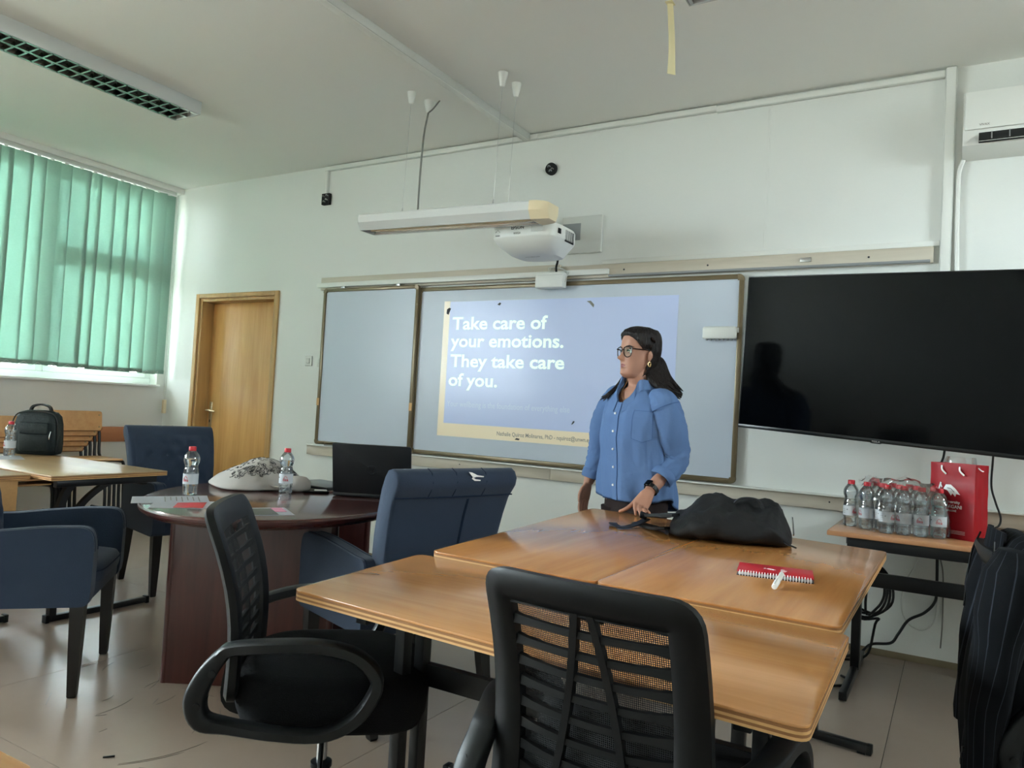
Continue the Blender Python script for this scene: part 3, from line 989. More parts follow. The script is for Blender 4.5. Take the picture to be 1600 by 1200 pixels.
plain_box('lens_window', (-0.11, 0.03, 0.09), (0.06, 0.14, 0.133), M['tvscreen'], pj, 0.01)
for k in range(9):
    b = MB(); b.box((0.2235, -0.02+0.013*k, 0.035), (0.006, 0.006, 0.07), 0.001); b.obj('vent_slot', M['hole'], pj)
plain_box('port_panel', (0.222, -0.115, 0.03), (0.2275, -0.085, 0.06), M['hole'], pj, 0.001)
text('EPSON', pj, M['ink'], (-0.055, -0.1895, 0.052), (1, 0, 0), (0, 0, 1), 0.085, 0.021, 0.015, 0.0005)
text('WXGA', pj, M['inkg'], (-0.04, -0.1895, 0.022), (1, 0, 0), (0, 0, 1), 0.05, 0.013, 0.005, 0.0005)
b = MB(); b.tube([(-0.165, -0.188, 0.04), (-0.150, -0.189, 0.055), (-0.135, -0.188, 0.04)], 0.002, 5); b.box((-0.15, -0.1885, 0.02), (0.03, 0.002, 0.007)); b.obj('indicator', M['inkg'], pj)
plain_box('grey_sticker', (0.08, -0.1895, 0.03), (0.16, -0.186, 0.07), M['white2'], pj)
text('www.epson.com', pj, M['inkg'], (-0.06, 0.01, -0.0757), (1, 0, 0), (0, -1, 0), 0.1, 0.01, 0, 0.0004)
b = MB(); b.box((0.02, 0.0, 0.15), (0.14, 0.14, 0.02), 0.004); b.cyl((0.02, 0.0, 0.12), (0.02, 0.0, 0.16), 0.04)
b.obj('mount_head', M['grey'], pj)
pm = thing('projector_mount', 'grey box arm and white wall plate holding the projector', 'bracket', (-2.22, D, 2.29))
plain_box('wall_plate', (-0.15, -0.03, 0), (0.15, 0, 0.255), M['white2'], pm, 0.008)
plain_box('plate_opening', (-0.14, -0.033, 0.09), (-0.005, -0.028, 0.205), M['grey'], pm, 0.004)
b = MB(); b.box((-0.1, -0.36, 0.115), (0.06, 0.66, 0.055), 0.004); b.obj('slide_arm', M['alu'], pm)
for k in range(5):
    b = MB()
    a = 0.022*k
    b.tube([(-0.16+a, -0.62, 0.075), (-0.14+a, -0.66, 0.1+0.01*(k % 2)), (-0.09+a*0.5, -0.55, 0.09), (-0.05, -0.3, 0.085)], 0.004, 6, 4)
    b.obj('signal_cable', M['bagdark'] if k % 2 else M['cablew'], pm)
tu = thing('touch_unit', 'white touch sensor box hanging over the top whiteboard frame', 'sensor box', (-2.395, D-0.1, 2.045))
plain_box('box_shell', (-0.105, -0.035, 0), (0.105, 0.035, 0.105), M['white'], tu, 0.01)
plain_box('box_seam', (-0.104, -0.0362, 0.083), (0.104, -0.034, 0.087), M['white2'], tu)
plain_box('bracket', (-0.03, 0.0, 0.06), (0.07, 0.1, 0.11), M['grey'], tu, 0.003)
b = MB(); b.tube([(0.03, 0.02, 0.10), (0.02, 0.03, 0.15), (0.04, 0.0, 0.2), (0.02, -0.1, 0.26)], 0.008, 6, 4); b.obj('black_lead', M['bagdark'], tu)
for k in range(3):
    b = MB(); b.tube([(-0.02+0.01*k, 0.03, 0.11), (-0.04+0.02*k, 0.04, 0.15), (0.06+0.02*k, 0.05, 0.14-0.01*k), (0.108, 0.02, 0.08), (0.107, 0.0, 0.04)], 0.003, 6, 4); b.obj('white_lead', M['cablew'], tu)

# ---- pendant lamp
pl = thing('pendant_lamp', 'long grey fluorescent pendant lamp with cream end caps hung on wires', 'lamp', (-2.66, 3.72, 2.3))
pl.rotation_euler = (0, 0.022, 0)
X_0, X_1 = -0.70, 0.56
prof = [(-0.095, 0.098), (0.095, 0.098), (0.1, 0.09), (0.1, 0.045), (0.07, 0.0), (0.062, 0.0), (0.062, 0.02), (0.03, 0.06), (-0.03, 0.06), (-0.062, 0.02), (-0.062, 0.0), (-0.07, 0.0), (-0.1, 0.045), (-0.1, 0.09)]
b = MB(); b.loft([[(x_, y_, z_) for y_, z_ in prof] for x_ in (X_0, X_1)]); b.obj('housing', M['lamp'], pl, 25)
rf = [(-0.061, 0.003), (-0.055, 0.022), (-0.028, 0.055), (0.028, 0.055), (0.055, 0.022), (0.061, 0.003), (0.059, 0.003), (0.053, 0.02), (0.027, 0.053), (-0.027, 0.053), (-0.053, 0.02), (-0.059, 0.003)]
b = MB(); b.loft([[(x_, y_, z_) for y_, z_ in rf] for x_ in (X_0+0.01, X_1-0.01)]); b.obj('reflector', M['mirror'], pl, 25)
b = MB(); b.cyl((X_0+0.03, 0, 0.02), (X_1-0.03, 0, 0.02), 0.013); b.obj('tube', M['offwhite'], pl)
for sx, xe, nm in ((-1, X_0, 'lamp'), (1, X_1, 'offwhite')):
    rr = []
    for t, s in ((0, 1.0), (0.02, 1.0), (0.05, 0.94), (0.085, 0.8), (0.105, 0.6)):
        if sx < 0: t *= 0.12
        rr.append([(xe+sx*t, y_*s, 0.05+(z_-0.05)*(0.75+0.25*s)) for y_, z_ in [(-0.1, 0.098), (0.1, 0.098), (0.101, 0.045), (0.07, -0.001), (-0.07, -0.001), (-0.101, 0.045)]])
    b = MB(); b.loft(rr); b.obj('end_cap', M[nm], pl, 30)
for (x_, y_) in ((-0.375, -0.06), (0.31, -0.08), (0.31, 0.085)):
    b = MB(); b.cyl((x_, y_, 0.1), (x_, y_*0.95, H-2.3-0.05), 0.0014, n=6); wo = b.obj('suspension_wire', M['alu'], pl)
    b = MB(); b.lathe([(0.006, 0), (0.006, 0.02), (0.003, 0.03)], (x_, y_, 0.098), 10); b.obj('wire_clamp', M['alu'], wo)
    b = MB(); b.lathe([(0.004, -0.085), (0.014, -0.08), (0.026, -0.025), (0.03, 0)], (x_, y_*0.95, H-2.3), 16); b.obj('ceiling_cup', M['white'], wo)
b = MB(); b.tube([(-0.30, 0.0, 0.1), (-0.305, 0.0, 0.35), (-0.315, 0.02, 0.6), (-0.345, 0.085, 0.78)], 0.006, 8, 4); cb = b.obj('supply_cable', M['cableg'], pl)
b = MB(); b.lathe([(0.006, -0.09), (0.018, -0.08), (0.034, -0.03), (0.038, 0)], (-0.352, 0.10, H-2.3), 16); b.obj('ceiling_cup', M['white'], cb)
b = MB(); b.tube([(-0.345, 0.09, 0.785), (-0.31, 0.085, 0.8), (-0.29, 0.11, 0.85), (-0.285, 0.12, 0.868)], 0.005, 6, 4); b.obj('cable_loop', M['cableg'], cb)

# ---- louvred ceiling lights
def ceiling_light(x0, x1, y0, y1, label):
    r = thing('ceiling_light', label, 'lamp', ((x0+x1)/2, (y0+y1)/2, H), 0, None)
    hx, hy, dz = (x1-x0)/2, (y1-y0)/2, 0.09
    s = 0.012
    for nm, lo, hi in (('side_panel', (-hx, -hy, -dz), (-hx+s, hy, 0)), ('side_panel', (hx-s, -hy, -dz), (hx, hy, 0)),
                       ('end_panel', (-hx+s, -hy, -dz), (hx-s, -hy+s, 0)), ('end_panel', (-hx+s, hy-s, -dz), (hx-s, hy, 0))):
        plain_box(nm, lo, hi, M['lamp'], r, 0.002)
    plain_box('back_plate', (-hx+s, -hy+s, -0.02), (hx-s, hy-s, 0), M['lamp'], r)
    for sx in (-1, 1):
        cx = sx*hx*0.5
        b = MB(); b.cyl((cx, -hy+0.03, -0.038), (cx, hy-0.03, -0.038), 0.011, n=10); b.obj('tube', M['white2'], r)
    for cx in (-hx+s+0.004, 0, hx-s-0.004):
        b = MB()
        b.loft([[(cx+a, y_, z_) for a, z_ in ((-0.010, -dz), (0.010, -dz), (0.003, -0.045), (-0.003, -0.045))] for y_ in (-hy+s, hy-s)])
        b.obj('long_reflector', M['mirror'], r)
    n = int((y1-y0)/0.072)
    first = None
    for sx in (-1, 1):
        for k in range(1, n):
            y_ = -hy+(y1-y0)*k/n
            if first is None:
                b = MB(); w2 = hx*0.5-0.014
                b.loft([[(a, yy, z_) for yy, z_ in ((-0.006, -dz), (0.006, -dz), (0.001, -0.052), (-0.001, -0.052))] for a in (-w2, w2)])
                o = first = b.obj('louvre_blade', M['mirror'], r)
            else:
                o = first.copy(); COL.objects.link(o)
            o.location = (sx*(hx*0.5-0.001), y_, 0)
    return r
ceiling_light(-4.725, -4.455, 1.74, 3.215, 'long louvred fluorescent ceiling light nearest the window')
ceiling_light(-1.103, -0.84, 1.75, 3.255, 'louvred ceiling light whose corner shows beside the hanging tape')
tp = thing('hanging_tape', 'strip of cream masking tape dangling from the ceiling', 'tape', (-1.227, 3.344, H))
b = MB()
rr = []
for k in range(13):
    t = k/12
    wd = 0.014+0.010*t
    tw = 0.5+0.5*sin(t*2.2)
    c = Vector((0.012*sin(t*1.5)+0.01*t, 0.01*sin(t*3), -0.345*t))
    d = Vector((cos(tw), sin(tw)*0.8, 0))
    n_ = Vector((-d.y, d.x, 0))*0.0006
    rr.append([c-d*wd+n_, c+d*wd+n_, c+d*wd-n_, c-d*wd-n_])
b.loft(rr); b.obj('tape_strip', M['tape'], tp, 60)
b = MB(); b.box((0, 0, -0.0012), (0.035, 0.05, 0.0022), 0.0005); b.obj('stuck_end', M['tape'], tp)
# ================================================================== furniture
def ply_top(name_prefix, root, poly, z, m, th=0.026, rad=0.03, off=(0, 0)):
    """table top: glossy veneer over visible plywood layers"""
    pts = rounded([(x-off[0], y-off[1]) for x, y in poly], rad, 5)
    b = MB(); b.prism(pts, z-0.006, z, 0.0015, 2)
    top = b.obj('tabletop', m, root)
    n = 4
    lay = (th-0.006)/n
    for k in range(n):
        b = MB(); b.prism([(x*0.9995, y*0.9995) for x, y in pts], z-0.006-(k+1)*lay, z-0.006-k*lay)
        b.obj('plywood_layer', M['ply2'] if k % 2 == 0 else M['ply1'], root)
    return top

def desk_leg(root, x, y, axis, zt, length=0.5, gap=0.042, w=0.036, hook=True):
    """welded double post with foot bar and top bar; axis = direction of the foot"""
    b = MB()
    ux, uy = axis
    ang = atan2(uy, ux)
    R = Matrix.Rotation(ang, 4, 'Z')
    T = Matrix.Translation((x, y, 0)) @ R
    for s in (-1, 1):
        b.box((s*gap, 0, (zt+0.03)/2), (w, 0.03, zt-0.03), 0.003)
    b.box((0, 0, 0.022), (length, 0.032, 0.03), 0.004)
    b.box((0, 0, zt-0.014), (length*0.85, 0.032, 0.028), 0.003)
    b.move(T)
    o = b.obj('leg_frame', M['blackmetal'], root)
    for s in (-1, 1):
        b = MB(); b.box((s*(length/2-0.004), 0, 0.02), (0.02, 0.036, 0.036), 0.004)
        b.box((s*(length/2-0.03), 0, 0.004), (0.03, 0.03, 0.008), 0.002); b.move(T); b.obj('end_cap', M['black'], o)
    return o

# ---- three beech tables pushed together
def beech_table(label, poly, z, m, legs, stretch):
    cx = sum(p[0] for p in poly)/4; cy = sum(p[1] for p in poly)/4
    r = thing('beech_table', label, 'table', (cx, cy, 0))
    ply_top('t', r, poly, z, m, off=(cx, cy))
    zt = z-0.026
    for x, y, ax in legs:
        desk_leg(r, x-cx, y-cy, ax, zt)
    for a, c in stretch:
        b = MB(); b.tube([(a[0]-cx, a[1]-cy, a[2]), (c[0]-cx, c[1]-cy, c[2])], 1.0, sect=[(-0.028, -0.012), (0.028, -0.012), (0.028, 0.012), (-0.028, 0.012)], up=(0, 0, 1))
        b.obj('stretcher', M['blackmetal'], r)
    return r
t_front = beech_table('beech plywood table nearest the camera, behind the mesh office chair',
    [(-1.405, 1.362), (-0.185, 1.285), (-0.196, 1.915), (-1.455, 1.945)], 0.738, M['tablex'],
    [(-1.2, 1.6, (0.0, 1)), (-0.30, 1.55, (0.0, 1))], [((-1.2, 1.655, 0.5), (-0.3, 1.655, 0.5))])
t_left = beech_table('beech table with the woman leaning on its far edge',
    [(-1.425, 1.962), (-0.849, 1.938), (-0.849, 3.335), (-1.532, 3.435)], 0.75, M['tabley'],
    [(-1.16, 2.10, (1, 0)), (-1.18, 3.24, (1, -0.1))], [((-1.15, 2.10, 0.5), (-1.17, 3.24, 0.5))])
t_right = beech_table('beech table carrying the red spiral notebook',
    [(-0.847, 1.938), (-0.217, 1.922), (-0.215, 3.237), (-0.847, 3.335)], 0.75, M['tabley'],
    [(-0.52, 2.10, (1, 0)), (-0.49, 3.2, (1, -0.1))], [((-0.52, 2.10, 0.5), (-0.49, 3.2, 0.5))])
# paper sticker on the front table's left post
st = MB(); st.box((-1.26-t_front.location.x+0.02, 1.55-t_front.location.y, 0.5), (0.03, 0.034, 0.09), 0.0); 
b = MB(); b.prism(rounded([(-0.012, -0.05), (0.012, -0.04), (0.016, 0.03), (-0.006, 0.05)], 0.006), 0, 0.001)
b.move(Matrix.Translation((-1.2-t_front.location.x, 1.6-0.042-0.0185-t_front.location.y, 0.46)) @ Matrix.Rotation(pi/2, 4, 'X'))
b.obj('peeled_sticker', M['paper'], t_front)
st.bm.free()

# ---- side table on the right wall
s = thing('side_table', 'narrow brown side table against the wall under the television', 'table', (0.2, 4.12, 0))
def SB(nm, lo, hi, m, bev=0.003): return plain_box(nm, (lo[0]-0.2, lo[1]-4.12, lo[2]), (hi[0]-0.2, hi[1]-4.12, hi[2]), m, s, bev)
M['sidetop'] = wood('brown_side_table_top', rgb(178, 128, 90), rgb(158, 110, 76), 0, 1.6, 0.25, coat=0.25)
SB('tabletop', (-0.49, 3.675, 0.728), (0.95, 4.57, 0.75), M['sidetop'], 0.004)
SB('apron', (-0.41, 3.72, 0.675), (0.88, 3.75, 0.727), M['blackmetal'])
SB('apron', (-0.41, 4.5, 0.675), (0.88, 4.53, 0.727), M['blackmetal'])
SB('stretcher', (-0.39, 4.2, 0.43), (0.86, 4.23, 0.5), M['blackmetal'])
for x_ in (-0.4, 0.87):
    SB('leg', (x_-0.02, 4.12, 0.03), (x_+0.02, 4.18, 0.727), M['blackmetal'])
    SB('foot_bar', (x_-0.017, 3.69, 0.008), (x_+0.017, 4.45, 0.045), M['blackmetal'])
    SB('side_bar', (x_-0.017, 3.75, 0.69), (x_+0.017, 4.5, 0.727), M['blackmetal'])

# ---- desks on the left, near the window
def left_desk(label, x0, x1, y0, y1, z, panel):
    cx, cy = (x0+x1)/2, (y0+y1)/2
    r = thing('beech_desk', label, 'table', (cx, cy, 0))
    ply_top('t', r, [(x0, y0), (x1, y0), (x1, y1), (x0, y1)], z, M['tabledull'], 0.024, 0.012, (cx, cy))
    zt = z-0.024
    hx, hy = (x1-x0)/2, (y1-y0)/2
    if panel:
        b = MB(); b.box((0.0, hy-0.06, zt-0.22), (x1-x0-0.1, 0.018, 0.42), 0.002); b.obj('modesty_panel', M['ply1'], r)
        b = MB(); b.box((hx-0.03, 0.0, zt-0.3), (0.018, y1-y0-0.1, 0.6), 0.002); b.obj('side_panel', M['ply1'], r)
    for sx in (-1, 1):
        xx = sx*(hx-0.05)
        b = MB()
        b.box((xx, 0, 0.02), (0.035, 0.56, 0.03), 0.004)
        b.box((xx, 0, zt-0.02), (0.035, 0.56, 0.04), 0.004)
        b.tube([(xx, -0.2, zt-0.03), (xx, -0.235, zt-0.1), (xx, -0.25, zt-0.22), (xx, -0.25, 0.03)], 1.0, smooth=6,
               sect=[(-0.017, -0.017), (0.017, -0.017), (0.017, 0.017), (-0.017, 0.017)], up=(1, 0, 0))
        b.tube([(xx, 0.06, zt-0.02), (xx, -0.02, zt-0.04), (xx, -0.14, zt-0.14), (xx, -0.235, zt-0.32)], 1.0, smooth=6,
               sect=[(-0.014, -0.014), (0.014, -0.014), (0.014, 0.014), (-0.014, 0.014)], up=(1, 0, 0))
        b.obj('leg_frame', M['blackmetal'], r)
        for sy in (-1, 1):
            b = MB(); b.box((xx, sy*0.275, 0.02), (0.04, 0.02, 0.04), 0.004); b.obj('foot_cap', M['black'], r)
    b = MB(); b.box((0, hy-0.1, zt-0.03), (x1-x0-0.12, 0.03, 0.05), 0.003); b.obj('apron', M['blackmetal'], r)
    b = MB(); b.box((0, 0.0, 0.33), (x1-x0-0.12, 0.03, 0.05), 0.003); b.obj('stretcher', M['blackmetal'], r)
    return r
left_desk('light beech desk carrying the green-black backpack', -5.22, -3.90, 2.115, 2.765, 0.75, False)
left_desk('pale desk with wooden panel touching the backpack desk, mostly behind blue armchair', -5.42, -4.06, 1.45, 2.10, 0.745, True)
# desk of which only a corner shows at the bottom left
cdk = thing('beech_desk', 'tan desk of which only a corner shows at the bottom left', 'table', (-0.99, 0.2, 0))
ply_top('t', cdk, [(-1.45, -0.05), (-0.90, 0.0), (-0.935, 0.516), (-1.47, 0.505)], 0.75, M['tablex'], 0.026, 0.02, (-0.99, 0.2))
for x_ in (-1.33, -1.0):
    for y_ in (0.07, 0.4):
        b = MB(); b.box((x_+0.99, y_-0.2, 0.362), (0.03, 0.03, 0.724), 0.003); b.obj('leg', M['blackmetal'], cdk)

# ---- oval meeting table
ov = thing('oval_table', 'dark mahogany oval meeting table with laptops and bottles', 'table', (-2.703, 2.524, 0), radians(120.2)-pi/2)
el = [(0.565*cos(2*pi*k/72), 0.747*sin(2*pi*k/72)) for k in range(72)]
rings = []
for z_, s_ in ((0.706, 0.955), (0.708, 0.968), (0.72, 0.985), (0.735, 0.997), (0.742, 1.0), (0.748, 0.994), (0.75, 0.986)):
    rings.append([(x_*s_, y_*s_, z_) for x_, y_ in el])
b = MB(); b.loft(rings); b.obj('tabletop', M['mahogtop'], ov, 30)
b = MB()
rr = []
for k in range(72):
    x_, y_ = el[k]
    rr.append([(x_*0.999, y_*0.999, 0.722), (x_*1.006, y_*1.006, 0.73), (x_*1.006, y_*1.006, 0.738), (x_*0.999, y_*0.999, 0.744)])
b.loft(rr, loop=True); b.obj('edge_band', M['mahog'], ov, 30)
for sy in (-1, 1):
    b = MB(); b.box((0, sy*0.36, 0.353), (0.66, 0.032, 0.706), 0.003); pn = b.obj('leg_panel', M['mahog'], ov)
    for sx in (-1, 1):
        b = MB(); b.cyl((sx*0.335, sy*0.36, 0.0), (sx*0.335, sy*0.36, 0.704), 0.018, n=12); b.obj('panel_edge', M['mahog'], pn)
b = MB(); b.box((0, 0, 0.42), (0.03, 0.69, 0.5), 0.003); b.obj('modesty_panel', M['mahog'], ov)

# ---- blue armchairs
def armchair(label):
    r = thing('blue_armchair', label, 'chair', group='blue upholstered armchairs')
    # seat frame and cushion
    b = MB(); b.box((0, 0.01, 0.395), (0.52, 0.50, 0.08), 0.02, 3); b.obj('seat_frame', M['velvet'], r)
    rings = []
    for z_, k, e in ((0.43, 0.985, 6), (0.445, 1.0, 6), (0.47, 1.0, 6), (0.49, 0.97, 5), (0.5, 0.86, 4), (0.503, 0.5, 3)):
        rings.append([(x_, y_+0.035, z_) for x_, y_ in sellipse(0.232*k, 0.252*k, e, 40)])
    b = MB(); b.loft(rings); b.obj('seat_cushion', M['velvet'], r, 50)
    b = MB(); b.tube([(x_, y_+0.035, 0.472) for x_, y_ in sellipse(0.2335, 0.2535, 6, 40)], 0.0028, 5, loop=True); b.obj('seat_piping', M['velvet_d'], r)
    # back: side profile swept across, flaring to the top, with rolled crest
    front = [(-0.19, 0.36), (-0.195, 0.48), (-0.205, 0.60), (-0.225, 0.72), (-0.255, 0.82), (-0.285, 0.90), (-0.312, 0.945)]
    crest = [(-0.335, 0.97), (-0.365, 0.977), (-0.392, 0.965), (-0.408, 0.94), (-0.405, 0.912), (-0.392, 0.893)]
    rear = [(-0.368, 0.86), (-0.345, 0.79), (-0.318, 0.68), (-0.30, 0.56), (-0.292, 0.46), (-0.29, 0.36)]
    prof = front+crest+rear
    def halfw(z): return 0.245+0.035*max(0, min(1, (z-0.45)/0.5))
    rings = []
    for u in (-1.0, -0.985, -0.95, -0.9, -0.5, 0, 0.5, 0.9, 0.95, 0.985, 1.0):
        k = 1.0 if abs(u) < 0.92 else {0.95: 0.985, 0.985: 0.93, 1.0: 0.8}[abs(u)]
        ring = []
        for y_, z_ in prof:
            cy = -0.245-0.11*max(0, (z_-0.5)/0.48)**1.5
            ring.append((u*halfw(z_), cy+(y_-cy)*k, z_ if k > 0.99 else 0.6+(z_-0.6)*(0.985+0.015*k)))
        rings.append(ring)
    b = MB(); b.loft(rings); bk = b.obj('backrest', M['velvet'], r, 55)
    # tufted inner face
    nb = []
    for row in range(5):
        z_ = 0.565+0.075*row
        for c_ in range(5 if row % 2 == 0 else 4):
            nb.append(((c_-(2 if row % 2 == 0 else 1.5))*0.095, z_))
    def fy(z):
        for i in range(len(front)-1):
            if front[i][1] <= z <= front[i+1][1]:
                t = (z-front[i][1])/(front[i+1][1]-front[i][1])
                return front[i][0]+(front[i+1][0]-front[i][0])*t
        return front[-1][0]
    def tf(u, v):
        z_ = 0.485+0.445*v
        x_ = (u*2-1)*(halfw(z_)-0.015)
        edge = min(1, min(u, 1-u)*9)*min(1, min(v, 1-v)*9)
        d = 0
        for bx_, bz_ in nb:
            q = ((x_-bx_)**2+(z_-bz_)**2)/0.0012
            d += math.exp(-q)
        # diagonal folds
        g = abs(sin((x_/0.095+z_/0.15)*pi))*abs(sin((x_/0.095-z_/0.15)*pi))
        return (x_, fy(z_)-0.004+edge*(0.02+0.008*g**0.4-0.018*min(1, d)), z_)
    b = MB(); b.grid(tf, 44, 44); tp_ = b.obj('tufted_panel', M['velvet'], r, 80)
    for bx_, bz_ in nb:
        b = MB(); b.lathe([(0.001, 0.006), (0.006, 0.004), (0.009, 0.0)], (0, 0, 0), 8); b.move(Matrix.Translation((bx_, fy(bz_)-0.0, bz_)) @ Matrix.Rotation(-pi/2, 4, 'X')); b.obj('button', M['velvet'], tp_)
    # seams on the outside of the back
    b = MB(); b.tube([(0.06, y_-0.001, z_) for y_, z_ in reversed(rear)], 0.0032, 5); b.tube([(0.066, y_-0.001, z_) for y_, z_ in reversed(rear)], 0.002, 5); b.obj('back_seam', M['velvet_d'], bk)
    b = MB(); b.tube([(-0.275, -0.378, 0.872), (0, -0.3775, 0.87), (0.275, -0.378, 0.872)], 0.003, 5); b.obj('crest_seam', M['velvet_d'], bk)
    for x_ in (-0.13, -0.02, 0.12):
        b = MB(); b.tube([(x_, -0.374, 0.868), (x_, -0.395, 0.895), (x_, -0.407, 0.93), (x_, -0.395, 0.963), (x_, -0.366, 0.978)], 0.0016, 5); b.obj('crest_seam', M['velvet_d'], bk)
    # arms reaching down to the seat frame
    arm = [(-0.25, 0.355), (0.262, 0.355), (0.272, 0.40), (0.275, 0.60), (0.262, 0.648), (0.23, 0.664), (0.10, 0.662), (-0.05, 0.648), (-0.16, 0.635), (-0.25, 0.632)]
    for sx in (-1, 1):
        rings = []
        for u, k in ((0.0, 0.93), (0.008, 0.975), (0.022, 1.0), (0.048, 1.0), (0.062, 0.975), (0.07, 0.93)):
            rings.append([(sx*(0.235+u), 0.012+(y_-0.012)*(0.985+0.015*k), 0.5+(z_-0.5)*(0.90+0.10*k)) for y_, z_ in rounded(arm, 0.03, 3)])
        b = MB(); b.loft(rings); ao = b.obj('armrest', M['velvet'], r, 60)
        pp = rounded(arm, 0.03, 3)
        for u in (0.012, 0.058):
            q = [(sx*(0.235+u), 0.012+(y_-0.012)*0.9995, 0.5+(z_-0.5)*0.992) for y_, z_ in pp if z_ > 0.45]
            b = MB(); b.tube(q, 0.0026, 5); b.obj('arm_piping', M['velvet_d'], ao)
    for sx in (-1, 1):
        for y0, y1, ysp in ((0.20, 0.25, 0.0), (-0.26, -0.21, -0.07)):
            b = MB()
            ym = (y0+y1)/2
            b.loft([[(sx*0.262+dx*s_, ym+ysp*q+dy*s_, z_) for dx, dy in ((-0.026, -0.026), (0.026, -0.026), (0.026, 0.026), (-0.026, 0.026))]
                    for z_, s_, q in ((0.36, 1.0, 0.0), (0.18, 0.84, 0.45), (0.006, 0.62, 1.0), (0.0, 0.5, 1.0))])
            b.obj('leg', M['legwood'], r, 30)
    return r
ca = armchair('blue armchair at the left edge, seen from its side, facing the oval table')
kids0 = None
cb_ = dup(ca, (-4.19, 3.12, 0), -1.813, 'blue tufted armchair between the backpack desk and the door, facing us')
cc_ = dup(ca, (-1.98, 2.50, 0), 1.24, 'blue armchair with its back to us and white scuff on the crest')
ca.location = (-3.28, 1.745, 0); ca.rotation_euler = (0, 0, -0.75)
# torn white patch on the crest of the last one
b = MB()
b.prism([(-0.022, 0.022), (-0.004, 0.004), (0.004, 0.0), (0.016, 0.003), (0.05, 0.001), (0.052, 0.005), (0.02, 0.009), (0.008, 0.014), (-0.008, 0.020)], 0, 0.0015)
b.prism([(-0.006, -0.004), (0.008, -0.012), (0.036, -0.013), (0.036, -0.009), (0.012, -0.006), (-0.002, 0.002)], 0, 0.0015)
b.move(Matrix.Translation((0.05, -0.4085, 0.945)) @ Matrix(((1, 0, 0, 0), (0, 0, -1, 0), (0, 1, 0, 0), (0, 0, 0, 1))))
sc_ = b.obj('white_scuff', M['whiteink'], cc_); sc_['label'] = 'white torn scuff'; sc_['kind'] = 'stuff'

